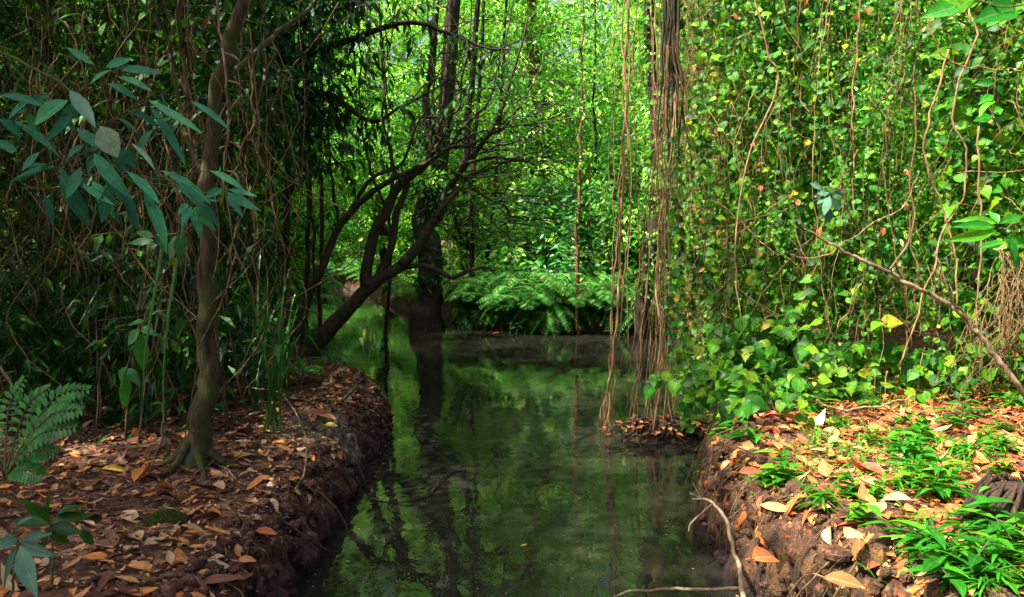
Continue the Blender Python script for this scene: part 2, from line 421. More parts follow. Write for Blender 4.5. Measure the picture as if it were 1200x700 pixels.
def mat_ground():
    m, nt, out = newmat('red_soil'); L = nt.links.new
    geo = nt.nodes.new('ShaderNodeNewGeometry'); tc = nt.nodes.new('ShaderNodeTexCoord'); P = tc.outputs['Object']
    def mixc(f, a, b):
        mx = nt.nodes.new('ShaderNodeMix'); mx.data_type = 'RGBA'; L(f, mx.inputs[0])
        for s, i in ((a, 6), (b, 7)):
            if isinstance(s, tuple): mx.inputs[i].default_value = (*s, 1)
            else: L(s, mx.inputs[i])
        return mx.outputs[2]
    def rng_(v, a, b, c=0, d=1):
        mr = nt.nodes.new('ShaderNodeMapRange'); L(v, mr.inputs[0])
        for i, k in enumerate((a, b, c, d)): mr.inputs[i + 1].default_value = k
        return mr.outputs[0]
    n1 = noise(nt, 13, 8, .7, P); r1 = ramp(nt, [(.3, (.016, .008, .005)), (.5, (.085, .034, .018)), (.68, (.20, .09, .05))]); L(n1.outputs[0], r1.inputs[0])
    top = r1.outputs[0]
    vo = nt.nodes.new('ShaderNodeTexVoronoi'); vo.inputs['Scale'].default_value = 55; L(P, vo.inputs['Vector'])
    sc = nt.nodes.new('ShaderNodeSeparateColor'); L(vo.outputs['Color'], sc.inputs[0])
    top = mixc(rng_(sc.outputs[0], .72, .8, 0, .75), top, mixc(sc.outputs[1], (.28, .15, .085), (.15, .055, .03)))
    n3 = noise(nt, 90, 3, .7, P)
    top = mixc(rng_(n3.outputs[0], .55, .7, 0, .6), top, (.03, .014, .01))
    # laterite face
    n4 = noise(nt, 11, 8, .7, P, .4); r4 = ramp(nt, [(.30, (.006, .003, .003)), (.45, (.05, .014, .015)), (.56, (.17, .050, .042)), (.66, (.27, .12, .08)), (.8, (.40, .27, .20))]); L(n4.outputs[0], r4.inputs[0])
    face = r4.outputs[0]
    n5 = noise(nt, 2.2, 5, .6, P)
    face = mixc(rng_(n5.outputs[0], .52, .62, 0, .5), face, (.11, .095, .06))
    face = mixc(rng_(n3.outputs[0], .5, .66, 0, .8), face, (.008, .005, .004))
    vc = nt.nodes.new('ShaderNodeTexVoronoi'); vc.inputs['Scale'].default_value = 28; vc.feature = 'DISTANCE_TO_EDGE'; L(P, vc.inputs['Vector'])
    face = mixc(rng_(vc.outputs['Distance'], .0, .10, .75, 0), face, (.006, .003, .003))
    sx = nt.nodes.new('ShaderNodeSeparateXYZ'); L(geo.outputs['True Normal'], sx.inputs[0])
    pz = nt.nodes.new('ShaderNodeSeparateXYZ'); L(P, pz.inputs[0])
    # the sunlit bank is an orange clay over brown earth, the other a purple laterite
    nr4 = ramp(nt, [(.3, (.010, .006, .004)), (.46, (.06, .032, .016)), (.58, (.18, .085, .030)), (.72, (.36, .18, .06))]); L(n4.outputs[0], nr4.inputs[0])
    face = mixc(rng_(pz.outputs[0], 0, .2, 0, .95), face, nr4.outputs[0])
    f = rng_(sx.outputs[2], .40, .68, 1, 0)
    col = mixc(f, top, face)
    # grey lichen crust on the bank's shoulder
    vd = nt.nodes.new('ShaderNodeVectorMath'); vd.operation = 'DISTANCE'; L(P, vd.inputs[0]); vd.inputs[1].default_value = (-1.22, 5.25, .36)
    ad = nt.nodes.new('ShaderNodeMath'); ad.operation = 'MULTIPLY_ADD'; L(n5.outputs[0], ad.inputs[0]); ad.inputs[1].default_value = -.35; L(vd.outputs['Value'], ad.inputs[2])
    lf = nt.nodes.new('ShaderNodeMath'); lf.operation = 'MULTIPLY'; L(rng_(ad.outputs[0], .10, .22, 1, 0), lf.inputs[0]); L(rng_(n4.outputs[0], .35, .6, .3, 1), lf.inputs[1])
    col = mixc(lf.outputs[0], col, (.21, .20, .15))
    # moss patches away from the path
    n6 = noise(nt, 1.6, 5, .6, P); col = mixc(rng_(n6.outputs[0], .62, .7, 0, .7), col, (.03, .055, .012))
    # wet foot of the bank
    wet = rng_(pz.outputs[2], .02, .15, 1, 0)
    col = mixc(wet, col, mixc(rng_(n4.outputs[0], .3, .7), (.012, .007, .007), (.035, .018, .016)))
    bs = nt.nodes.new('ShaderNodeBsdfPrincipled'); L(col, bs.inputs['Base Color']); L(rng_(wet, 0, 1, .85, .45), bs.inputs['Roughness'])
    bs.inputs['Specular IOR Level'].default_value = .35
    b1 = nt.nodes.new('ShaderNodeBump'); b1.inputs['Strength'].default_value = 1.; b1.inputs['Distance'].default_value = .05; L(n4.outputs[0], b1.inputs['Height'])
    b2 = nt.nodes.new('ShaderNodeBump'); b2.inputs['Strength'].default_value = 1.; b2.inputs['Distance'].default_value = .014; L(n3.outputs[0], b2.inputs['Height']); L(b1.outputs[0], b2.inputs['Normal'])
    L(b2.outputs[0], bs.inputs['Normal']); L(bs.outputs[0], out.inputs[0])
    return m

mb = MB(); mb.add(V.reshape(-1, 3), Q); ground = mb.build('ground', mat_ground()); tag(ground, kind='structure', label='red laterite soil banks on both sides of the dark stream')

def mat_water():
    m, nt, out = newmat('stream_water'); L = nt.links.new
    tc = nt.nodes.new('ShaderNodeTexCoord'); mp = nt.nodes.new('ShaderNodeMapping'); L(tc.outputs['Object'], mp.inputs[0]); mp.inputs['Scale'].default_value = (1., .55, 1)
    n1 = noise(nt, 6, 3, .5, mp.outputs[0], .3); n2 = noise(nt, 26, 3, .55, mp.outputs[0], .2)
    n3 = noise(nt, 1.1, 2, .5, tc.outputs['Object'])
    mm = nt.nodes.new('ShaderNodeMath'); mm.operation = 'MULTIPLY_ADD'; L(n2.outputs[0], mm.inputs[0]); mm.inputs[1].default_value = .18; L(n1.outputs[0], mm.inputs[2])
    mr = nt.nodes.new('ShaderNodeMapRange'); mr.inputs[1].default_value = .35; mr.inputs[2].default_value = .65; mr.inputs[3].default_value = .3; mr.inputs[4].default_value = 1.; L(n3.outputs[0], mr.inputs[0])
    bp = nt.nodes.new('ShaderNodeBump'); bp.inputs['Distance'].default_value = .0035; L(mm.outputs[0], bp.inputs['Height']); L(mr.outputs[0], bp.inputs['Strength'])
    rp = ramp(nt, [(.35, (.008, .009, .006)), (.7, (.018, .018, .013))]); n4 = noise(nt, .9, 4, .6, tc.outputs['Object']); L(n4.outputs[0], rp.inputs[0])
    bs = nt.nodes.new('ShaderNodeBsdfPrincipled'); L(rp.outputs[0], bs.inputs['Base Color']); bs.inputs['Roughness'].default_value = .015; bs.inputs['IOR'].default_value = 1.4
    L(bp.outputs[0], bs.inputs['Normal']); L(bs.outputs[0], out.inputs[0])
    return m
mb = MB(); mb.add([(-16, -4, 0), (6, -4, 0), (6, 36, 0), (-16, 36, 0)], [[0, 1, 2, 3]])
tag(mb.build('water', mat_water()), kind='structure', label='dark still stream water winding between the banks')

def land_xy(n, x0, x1, y0, y1, smin=.12, smax=99):
    o = []
    c = 0
    while c < n:
        x = rng.uniform(x0, x1, n * 2 + 30); y = rng.uniform(y0, y1, n * 2 + 30); s = sdf(x, y); k = (s > smin) & (s < smax)
        o.append(np.stack([x[k], y[k]], -1)); c += k.sum()
    return np.concatenate(o)[:n]

def gpos(xy, dz=0.):
    xy = np.atleast_2d(xy)
    return np.column_stack([xy, hgt(xy[:, 0], xy[:, 1]) + dz])

# ------------------------------------------------------------------ leaf litter
def litter(mb, xy, L, kinds, asp=(.3, .55), lift=.012):
    n = len(xy); p = gpos(xy, lift); p[:, 2] += rng.random(n) * .015
    e = .04
    nx_ = (hgt(xy[:, 0] + e, xy[:, 1], False) - hgt(xy[:, 0] - e, xy[:, 1], False)) / (2 * e)
    ny_ = (hgt(xy[:, 0], xy[:, 1] + e, False) - hgt(xy[:, 0], xy[:, 1] - e, False)) / (2 * e)
    nr = nz(np.stack([-nx_, -ny_, np.ones(n)], -1) + rdir(n) * .28)
    d = rdir(n); d = nz(d - nr * (d * nr).sum(1)[:, None] + 1e-6)
    l = L[0] + (L[1] - L[0]) * rng.random(n) ** 1.8
    w = l * (asp[0] + (asp[1] - asp[0]) * rng.random(n))
    for k, kind in enumerate(kinds):
        s = np.arange(n) % len(kinds) == k
        leaves(mb, p[s], d[s], nr[s], l[s], w[s], kind, fold=rng.normal(.25, .35, s.sum()), droop=rng.normal(.08, .28, s.sum()))

m1 = MB(); litter(m1, land_xy(9000, -3.6, -.7, 2.2, 8.2, .02), (.010, .035), ['mid', 'far'], (.3, .8)); litter(m1, land_xy(5600, -3.6, -.7, 2.2, 8.2, .05), (.02, .12), ['oval', 'lance'])
litter(m1, land_xy(2500, -9, 9, 8, 22, .1, 6), (.06, .16), ['mid'])
tag(m1.build('leaf_litter', G['litter']), 'brown and dull pink dead leaves strewn over the shaded bank and forest floor', 'leaf litter', kind='stuff')
m1 = MB(); litter(m1, land_xy(9000, 1.0, 4.2, 2.4, 7.2, .02), (.010, .035), ['mid', 'far'], (.3, .8)); litter(m1, land_xy(5600, 1.0, 4.2, 2.4, 7.2, .03), (.025, .14), ['oval', 'lance'])
tag(m1.build('leaf_litter', G['orange']), 'orange and tan dead leaves covering the sunlit bank by the climbers', 'leaf litter', kind='stuff')
# fallen twigs and fine roots on the floor
m1 = MB()
for side in (-1, 1):
    xy = land_xy(240 if side < 0 else 150, *((-3.4, -.9) if side < 0 else (1.1, 3.6)), 2.4, 7.8, .12)
    for c in xy:
        a = rng.uniform(0, 6.28); l = rng.uniform(.06, .38); t = np.linspace(-.5, .5, 5)[:, None]
        q = c + t * l * [[math.cos(a), math.sin(a)]] + rng.normal(size=(5, 2)) * l * .06
        P = gpos(q, .018); P[:, 2] = np.maximum(P[:, 2], P[:, 2].mean()) + rng.random() * .012
        tube(m1, P, (rng.uniform(.0014, .0042), .001), 8, 4)
tag(m1.build('twig_litter', B['cane']), 'thin brown twigs and rootlets littering the soil', 'twigs', kind='stuff')

# crumbs and lumps of laterite broken out of the banks
def cube_sphere():
    g = np.linspace(-1, 1, 4); V_ = []; Q_ = []
    for ax in range(3):
        for sg in (-1, 1):
            o = len(V_)
            for a in g:
                for b in g:
                    p = [0, 0, 0]; p[ax] = sg; p[(ax + 1) % 3] = a; p[(ax + 2) % 3] = b; V_.append(p)
            for i in range(3):
                for j in range(3):
                    k = o + i * 4 + j; Q_.append([k, k + 4, k + 5, k + 1] if sg > 0 else [k, k + 1, k + 5, k + 4])
    return nz(np.array(V_, float)), np.array(Q_)
CSV, CSQ = cube_sphere()
m1 = MB()
for n, box, smin, smax, r0, r1_ in [(1500, (-2.6, -.6, 2.3, 8.4), -.05, .22, .008, .05), (1300, (.7, 2.6, 2.3, 8.0), -.05, .28, .008, .055), (900, (-3.2, -.9, 2.3, 8), .1, 3, .004, .014), (500, (1.1, 3.4, 2.3, 6), .1, 3, .004, .014)]:
    for c in gpos(land_xy(n, *box, smin, smax)):
        rr2 = r0 + (r1_ - r0) * .75 * rng.random() ** 3; se = rng.random() * 99
        vv = CSV * (1 + .45 * fbm(CSV * 1.7 + se, 2, 7)[:, None]) * rr2 * rng.uniform(.7, 1.3, 3)
        a = rng.uniform(0, 6.28); ca, sa = math.cos(a), math.sin(a)
        vv = np.stack([vv[:, 0] * ca - vv[:, 1] * sa, vv[:, 0] * sa + vv[:, 1] * ca, vv[:, 2]], -1)
        m1.add(vv + c + [0, 0, rr2 * .1], CSQ)
tag(m1.build('rubble', ground.data.materials[0], smooth=False), 'crumbly lumps and grit of laterite broken out of the banks', 'rubble', kind='stuff')

m1 = MB()
for k in range(110):
    xy = land_xy(1, *((-2.4, -.7) if k % 4 == 0 else (.9, 2.2)), 2.4, 7.6, .04, .13)[0]; e_ = .02
    g_ = np.array([(sdf(xy[0] + e_, xy[1]) - sdf(xy[0] - e_, xy[1])), (sdf(xy[0], xy[1] + e_) - sdf(xy[0], xy[1] - e_))]); g_ = nz(g_)
    a_ = gpos([xy + g_ * .1])[0] + [0, 0, .01]; b_ = gpos([xy])[0] + [*(-g_ * .05), .01]; tz = rng.uniform(-.02, .2); c_ = np.array([*(xy - g_ * rng.uniform(.08, .14) + rng.normal(size=2) * .05), tz])
    tube(m1, [a_, b_, (b_ + c_) / 2 + [*(-g_ * .02), 0], c_], (rng.uniform(.002, .006), .0012), 12, 5, wob=.02, seed=k)
tag(m1.build('rootlets', B['cane']), 'fine brown rootlets trailing down the crumbling bank faces', 'roots', kind='stuff')

# larger single leaves one can point at: (px, py, length px, angle deg in plan, aspect, material, label)
BIG = [(270, 398 + 4, 0, 0, 0, None, None)]
def big_leaf(px, py, lpx, ang, asp, mat, label, side=None, group=None, curl=.18, kind='oval', dz=.03):
    z = .4 if px < 600 else .55
    for _ in range(6):
        p = atz(px, py, z); z = float(hgt(p[0:1], p[1:2])[0])
    p = atz(px, py, z + dz)
    l = lpx / F * p[1]
    d = np.array([math.cos(R(ang)), math.sin(R(ang)), .05])
    m = MB(); c0 = p - nz(d) * l / 2
    leaves(m, [c0], [d], [(rng.normal() * .2, -.35, 1)], l, l * asp, kind, fold=.3, droop=curl)
    tube(m, [c0 + nz(d) * .01, c0 - nz(d) * l * .22 + [0, 0, .01]], (.0022, .0015), 4, 4)
    single('fallen_leaf', m, mat, label, 'leaf', p, group or 'larger fallen leaves lying on the banks')
bl = [
 (372, 483, 30, 20, .55, 'orange', 'bright orange fallen leaf near the tip of the shaded bank'),
 (385, 487, 24, -15, .4, 'litter', 'pale pinkish leaf lying against the bright orange leaf at the bank tip'),
 (388, 498, 16, 10, .6, 'yellow', 'small pale yellow leaf below the orange leaf at the bank tip'),
 (136, 547, 34, 25, .38, 'yellow', 'long dull yellow leaf curled on the dark soil under the thicket'),
 (175, 547, 22, 60, .6, 'orange', 'dull orange leaf on the dark soil right of the long yellow leaf'),
 (165, 577, 48, 10, .35, 'litter', 'pale tan curled leaf in front of the mossy trunk'),
 (155, 603, 44, -20, .4, 'litter', 'long brown curled leaf on soil beside the moss cushion'),
 (184, 634, 30, 30, .6, 'litter', 'round pinkish brown leaf just below the moss cushion'),
 (150, 640, 26, 100, .4, 'litter', 'narrow brown leaf standing up on soil left of the pink leaf'),
 (170, 661, 46, 2, .32, 'orange', 'long flat tan orange leaf lying in front of the moss cushion'),
 (213, 652, 34, 60, .55, 'orange', 'curled orange leaf beside the long flat tan leaf'),
 (258, 678, 56, 25, .3, 'litter', 'long pale tan leaf on the root by the bank edge'),
 (118, 640, 42, -30, .5, 'litter', 'broad dusky brown leaf beside the dark low plants'),
 (312, 622, 28, 0, .5, 'orange', 'salmon leaf on the shaded bank close to the red edge'),
 (290, 655, 24, 20, .5, 'litter', 'pinkish leaf near the crumbling red bank edge'),
 (238, 518, 26, 85, .5, 'orange', 'orange leaf leaning against the foot of the mossy trunk'),
 (325, 545, 22, 10, .5, 'litter', 'pale brown leaf lying inside the looped twig'),
 (345, 560, 22, 70, .5, 'litter', 'mauve brown leaf lying under the looped twig'),
 (1092, 468, 24, 70, .8, 'orange', 'bright orange round leaf under the climber wall'),
 (1042, 535, 22, 60, .5, 'yellow', 'pale cream leaf standing up among orange leaves'),
 (1035, 500, 40, 10, .6, 'orange', 'wide tan leaf on the top of the sunlit bank'),
 (1050, 562, 66, -5, .34, 'orange', 'long curled tan leaf across the middle of the sunlit bank'),
 (1072, 595, 34, 20, .6, 'orange', 'salmon leaf below the long curled tan leaf'),
 (1148, 585, 36, -35, .35, 'orange', 'yellow orange leaf by the rotten stump'),
 (1190, 548, 34, 60, .7, 'orange', 'vivid orange leaf above the rotten stump'),
 (1150, 540, 28, 15, .6, 'orange', 'small vivid orange leaf between green herbs above the stump'),
 (900, 650, 52, 30, .6, 'orange', 'rusty curled leaf low on the sunlit bank by the grass'),
 (990, 680, 50, -25, .5, 'orange', 'large orange leaf at the bottom of the sunlit bank'),
 (930, 552, 40, 10, .5, 'orange', 'peach leaf on top of the red clay mound'),
 (880, 552, 36, 20, .4, 'orange', 'tan pointed leaf on the lip of the red clay mound'),
 (1000, 625, 40, 40, .6, 'litter', 'broad mauve brown leaf in the middle of the sunlit bank'),
 (925, 625, 30, 60, .5, 'orange', 'amber leaf left of the broad mauve leaf'),
 (1110, 545, 28, 0, .5, 'orange', 'salmon leaf at the edge of the green herbs'),
]
for a in bl:
    big_leaf(a[0], a[1], a[2], a[3], a[4], G[a[5]], a[6], curl=rng.uniform(.05, .4))

# the many other leaves that read one by one
def more_leaves(n, box, mat, label, group, Lr):
    xy = land_xy(n, *box, .1)
    for c in xy:
        p = gpos([c], .02)[0]; m = MB(); l = rng.uniform(*Lr); a = rng.uniform(0, 6.28)
        d = np.array([math.cos(a), math.sin(a), rng.normal() * .12])
        leaves(m, [p], [d], [(rng.normal() * .3, rng.normal() * .3, 1)], l, l * rng.uniform(.35, .65), 'oval', fold=rng.normal(.3, .3), droop=rng.normal(.15, .25))
        tube(m, [p + nz(d) * .005, p - nz(d) * l * .2], (.002, .0014), 3, 4)
        single('fallen_leaf', m, mat, label, 'leaf', p, group)
more_leaves(130, (-3.0, -1.0, 2.6, 7.2), G['litter'], 'brown dead leaf lying on the shaded bank among others like it', 'brown leaves scattered on the shaded bank', (.07, .17))
more_leaves(26, (-3.0, -1.0, 2.6, 7.2), G['orange'], 'orange dead leaf lying on the shaded bank among brown ones', 'orange leaves scattered on the shaded bank', (.06, .11))
more_leaves(170, (1.05, 3.2, 2.6, 5.8), G['orange'], 'orange dead leaf lying on the sunlit bank among others like it', 'orange leaves scattered on the sunlit bank', (.07, .17))

# ------------------------------------------------------------------ trees
def crown(mb, c, rad, nc, per, L, cr=.5, seed=0, asp=.5, hollow=.5, face=(-.2, -.4, 1)):
    c = np.asarray(c, float); rad = np.asarray(rad, float)
    u = rdir(nc); r = hollow + (1 - hollow) * rng.random(nc) ** .7
    cc = c + u * r[:, None] * rad * (1 + .35 * fbm(u * 2.2 + seed, 2, seed)[:, None])
    for k in cc:
        s = cr * rng.uniform(.55, 1.35)
        clump(mb, k, (s, s, s * .55), int(per * rng.uniform(.5, 1.5)), L, asp, face, .45, rnd=np.clip(rng.random() * .6 + rng.random(1) * .4 + rng.normal(0, .12, int(1e6) if False else 1), 0, 1) if False else None)
    return cc

def limbs(mb, base, top, cc, r, k=10):
    base = np.asarray(base, float); top = np.asarray(top, float)
    for c in cc[rng.choice(len(cc), min(k, len(cc)), replace=False)]:
        t = np.clip((c[2] - base[2]) / max(top[2] - base[2], .1) - .25, .15, .95)
        a = base + (top - base) * t; mid = (a + c) / 2 + [0, 0, np.linalg.norm(c - a) * .12]
        tube(mb, [a, mid, c], (r * (1.1 - t) * .7 + .008, .006), 9, 5, wob=.06, seed=rng.random() * 99)

# background forest: five built trees, then copies
def forest_tree(loc, h, r, mat_l, mat_b, nc=130, per=170, L=.095, w=1.9, low=.04):
    t = Thing('forest_tree', 'slender leafy tree standing in the dense wood beyond the water', 'tree', loc, 'trees of the dense wood beyond the water')
    loc = np.asarray(loc, float)
    top = loc + [rng.normal() * .5, rng.normal() * .5, h]
    mt = MB(); mc = MB()
    tube(mt, [loc - [0, 0, .3], loc + (top - loc) * .3 + rng.normal(size=3) * .15, loc + (top - loc) * .65 + rng.normal(size=3) * .2, top], (r * 1.2, r, r * .7, r * .25), 26, 8, wob=.12, bark=.2, seed=rng.random() * 99)
    cc = crown(mc, loc + [0, 0, h * (.5 + low / 2)], (w, w, h * (.5 - low / 2)), nc, per, L, .5, int(rng.integers(99)), hollow=.35)
    limbs(mt, loc, top, cc, r, 14)
    t.part('trunk', mt, mat_b); t.part('crown', mc, mat_l, smooth=False)
    return t.o

def dup(root, loc, rz=0, sc=1.):
    r = root.copy(); COL.objects.link(r); r.location = loc; r.rotation_euler = (0, 0, rz); r.scale = (sc, sc, sc)
    for ch in list(root.children):
        c = ch.copy(); COL.objects.link(c); c.parent = r
    return r

spots = [(-1.2, 19), (.6, 17.5), (2.2, 16.5), (3.6, 15), (5.2, 13.2), (-3.2, 21.5), (1.6, 20.5), (4.2, 19), (6.8, 16.5), (-7.2, 14), (-8.5, 18), (-6.6, 11),
         (-5.6, 20.5), (-10.5, 24), (-3.5, 27), (0, 24.5), (3.4, 24), (7.5, 22), (10, 18), (9, 13), (-7.8, 8.6), (-10.5, 13), (-11, 8.5), (5.6, 9.8), (7.2, 7.5), (6.2, 5.4),
         (-5.2, 12.5), (-4.6, 15.5), (-6.2, 17), (-9, 33), (-12.5, 33.5), (-10, 28), (-6.3, 27), (-13.5, 17), (11.5, 9.5), (-1.6, 30), (4, 29.5), (9, 28)]
protos = []
for i, (x, y) in enumerate(spots):
    z = float(hgt(np.array([x]), np.array([y]), False)[0])
    if i < 6:
        protos.append(forest_tree((x, y, z), [7.5, 8.5, 7, 9, 8, 8.5][i], [.09, .12, .08, .13, .1, .1][i], [G['bg'], G['bg'], G['bgcool'], G['bg'], G['bgcool'], G['bg']][i], [B['brown'], B['dark'], B['red'], B['dark'], B['brown'], B['dark']][i]))
    else:
        dup(protos[i % 6], (x, y, z), rng.uniform(0, 6.28), rng.uniform(.85, 1.25) * (.54 if .02 < x / y < .15 and y > 15 else 1))
for i in (1, 2): protos[i].scale = (.75, .75, .54)

# a far-off wood closing the view
m1 = MB()
for k in range(1500):
    a = R(rng.uniform(-62, 62)); d = rng.uniform(30, 40); h = rng.uniform(0, 1) ** .8 * (13 if abs(a - .085) > .045 else 8.5)
    c = np.array([math.sin(a) * d, math.cos(a) * d, h + .5])
    if fbm(np.array([[c[0] * .25, c[2] * .35, 3.]]), 2, 4)[0] > .28: continue
    clump(m1, c, (1.3, 1.3, .8), 70, .34, .55, (-.2, -.5, .8), .4)
tag(m1.build('distant_forest', G['bg'], smooth=False), 'far wall of leafy forest closing the view behind the trees', 'forest', kind='stuff')

for k in range(34):
    y = rng.uniform(9.5, 19); x = rng.uniform(-.42, .36) * y
    if sdf(x, y) < .1: continue
    b = gpos([(x, y)])[0]; h = rng.uniform(4, 8); m = MB(); e = b + [rng.normal() * .7, rng.normal() * .5, h]
    tube(m, [b - [0, 0, .1], b * .6 + e * .4 + rng.normal(size=3) * .2, e], (rng.uniform(.015, .05), .01), 26, 6, wob=.1, bark=.1, seed=k)
    for j in range(7):
        t_ = rng.uniform(.2, .9); s0 = b * (1 - t_) + e * t_; e2 = s0 + [rng.normal() * .6, rng.normal() * .4, rng.uniform(.1, .9)]; tube(m, [s0, (s0 + e2) / 2 + [0, 0, .08], e2], (.008, .003), 8, 4, wob=.06, seed=j)
    single('sapling', m, B['dark' if k % 3 else 'brown'], 'thin bare-stemmed sapling among the trees beyond the water', 'tree', b, 'thin saplings beyond the water')

for k in range(11):
    px = rng.uniform(298, 470); d = rng.uniform(8.6, 11); b = at(px, 395, d); gz_ = float(hgt(b[None, 0], b[None, 1], False)[0]); b[2] = max(gz_, -.3) - .05
    e = at(px + rng.normal() * 14, -60, d); m = MB(); r_ = rng.uniform(.010, .026)
    C = tube(m, [b, b * .55 + e * .45 + rng.normal(size=3) * [.12, .1, 0], e], (r_, r_ * .8, r_ * .5), 34, 6, wob=.05, bark=.15, seed=k)
    for j in range(5):
        s0 = C[rng.integers(12, 32)]; e2 = s0 + rng.normal(size=3) * [.4, .3, .3]; tube(m, [s0, (s0 + e2) / 2 + [0, 0, .05], e2], (.005, .002), 8, 4, wob=.04, seed=j)
    if sdf(b[0], b[1]) < .03: continue
    single('sapling', m, B['dark'], 'dark thin upright stem between the mossy tree and the thick dark trunk', 'tree', b, 'dark upright stems beside the leaning tree')
# sparse leafy sprays closing most of the gap in the canopy
m1 = MB()
for k in range(260):
    c = at(rng.uniform(600, 760), rng.uniform(-5, 190), rng.uniform(15, 21)); clump(m1, c, (.45, .4, .25), 34, .12, .5, (-.2, -.5, .9), .5)
tag(m1.build('canopy_foliage', G['bg'], smooth=False), 'thin bright leaf sprays crossing the sky gap over the stream', 'foliage', kind='stuff')

# undergrowth behind the far bank and beneath the trees
m1 = MB()
for k in range(1500):
    xy = land_xy(1, -10, 9, 8.5, 24, .35)[0] if k < 1100 else land_xy(1, -13, -2.5, 9.5, 30, .2)[0]
    z = float(hgt(xy[None, 0], xy[None, 1], False)[0]); h = rng.random() ** 1.4 * 3.0
    s = rng.uniform(.25, .6)
    clump(m1, (xy[0], xy[1], z + .15 + h), (s, s, s * .8), 75, .11, .45, (-.2, -.5, .9), .2)
for k in range(420):
    x = rng.uniform(-16, -3.5); y = rng.uniform(24, 38)
    if sdf(x, y) < .1: continue
    clump(m1, (x, y, rng.uniform(.2, 5)), (.8, .8, .6), 80, .17, .5, (-.2, -.5, .9), .3)
tag(m1.build('undergrowth', G['bg'], smooth=False), 'green undergrowth of saplings and leafy scrub beneath the far trees', 'undergrowth', kind='stuff')

for k in range(26):
    x = rng.uniform(-.6, 2.9); y = rng.uniform(14.6, 17); b = gpos([(x, y)])[0]; t = Thing('leafy_shrub', 'light green leafy shrub rising behind the fern bank', 'shrub', b, 'shrubs rising behind the fern bank'); ms = MB(); ml = MB()
    for j in range(6):
        e = b + [rng.normal() * .4, rng.normal() * .3, rng.uniform(.7, 2.6)]; C = tube(ms, [b, (b + e) / 2 + rng.normal(size=3) * .08, e], (.012, .004), 14, 4, wob=.04, seed=j)
        sprig(ml, C, .17, .38, .035, 'mid', .25, spread=.9, up=(-.1, -.6, .8), down=.35, jitter=.5, off=.12)
    t.part('stem', ms, B['stem']); t.part('foliage', ml, G['bgcool'] if k % 3 else G['bg'], smooth=False)

# a strip of low leafy growth hiding the foot of the far bank
m1 = MB()
for k in range(420):
    x = rng.uniform(-1.2, 2.9); y = rng.uniform(13.2, 15.4); sd_ = sdf(x, y)
    if not -.12 < sd_ < .22: continue
    clump(m1, (x, y, rng.uniform(.06, .42)), (.16, .14, .12), 26, .11, .3, (-.1, -.7, .8), .5)
tag(m1.build('ground_cover', G['fern'], smooth=False), 'low leafy growth spilling over the far waterline', 'ground cover', kind='stuff')

# mossy leaning trunk on the shaded bank, with a crown spreading out of view above the stream
b0 = atz(228, 545, .36)
t = Thing('tree', 'mossy brown leaning tree rising from leaf litter on the shaded bank', 'tree', b0)
mt = MB(); d0 = b0[1]
path = pts(d0, (226, 556), (232, 520), (243, 440), (240, 340), (244, 210), (262, 80), (292, -10), (325, -120), (350, -260))
tube(mt, path, (.10, .068, .056, .045, .041, .038, .034, .030, .024), 80, 14, wob=.03, bark=.22, seed=3)
tube(mt, pts(d0, (262, 95), (300, 60, d0 + .4), (350, 20, d0 + .9), (400, -40, d0 + 1.4)), (.02, .015, .01), 20, 7, wob=.03)
tube(mt, pts(d0, (243, 215), (215, 150, d0 + .3), (200, 60, d0 + .5), (150, -60, d0 + .8)), (.016, .012, .008), 20, 7, wob=.03)
for k in range(6):
    a = k * 1.05; e = gpos([(b0[0] + math.cos(a) * .3, b0[1] + math.sin(a) * .26)])[0]
    tube(mt, [b0 + [0, 0, .16], b0 + [math.cos(a) * .12, math.sin(a) * .1, .04], e - [0, 0, .03]], (.035, .022, .008), 10, 7, wob=.02, bark=.2)
mc = MB()
cc = crown(mc, (-2.6, 4.4, 5.6), (2.2, 2.4, 1.3), 70, 90, .12, .45, 5)
limbs(mt, path[4], path[-1] + [0, 0, 1], cc, .05, 18)
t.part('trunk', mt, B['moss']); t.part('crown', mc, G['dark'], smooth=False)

# leaning multi-stemmed tree at the water
b0 = at(362, 412, 9.3); b0[2] = .1
t = Thing('tree', 'dark tree leaning over the stream with three stems from one base', 'tree', b0)
mt = MB(); D = 9.3
tube(mt, pts(D, (352, 425), (372, 402), (402, 368), (436, 334), (470, 312)), (.13, .10, .086, .074, .058), 34, 12, wob=.02, bark=.14, seed=8)
tube(mt, pts(D, (470, 312), (492, 285), (512, 256), (525, 225), (548, 190), (580, 150, 9.0), (600, 90, 9), (622, 20, 9)), (.065, .06, .05, .042, .032, .024, .016, .01), 46, 9, wob=.03, bark=.1)
tube(mt, pts(D, (428, 338), (432, 300), (450, 250), (472, 215), (505, 183), (520, 120), (528, 40), (535, -60)), (.075, .065, .058, .052, .042, .032, .026, .02), 50, 10, wob=.03, bark=.12)
tube(mt, pts(D, (440, 330), (458, 290), (468, 240), (480, 215)), (.05, .045, .04, .03), 20, 8, wob=.02)
tube(mt, pts(9.2, (342, 402), (352, 380), (372, 325), (398, 268), (432, 228), (478, 203), (520, 178), (565, 155), (640, 142, 8.8), (700, 138, 8.4)), (.055, .05, .046, .042, .036, .028, .02, .012, .008, .005), 60, 9, wob=.03, bark=.1)
tube(mt, pts(D, (466, 316), (490, 311), (515, 318), (532, 326), (552, 316), (570, 314), (582, 322)), (.035, .03, .03, .028, .022, .016, .008), 36, 7, wob=.02)
tube(mt, pts(D, (405, 258), (430, 215), (470, 190), (500, 130), (560, 60)), (.03, .025, .02, .012, .006), 30, 6, wob=.04)
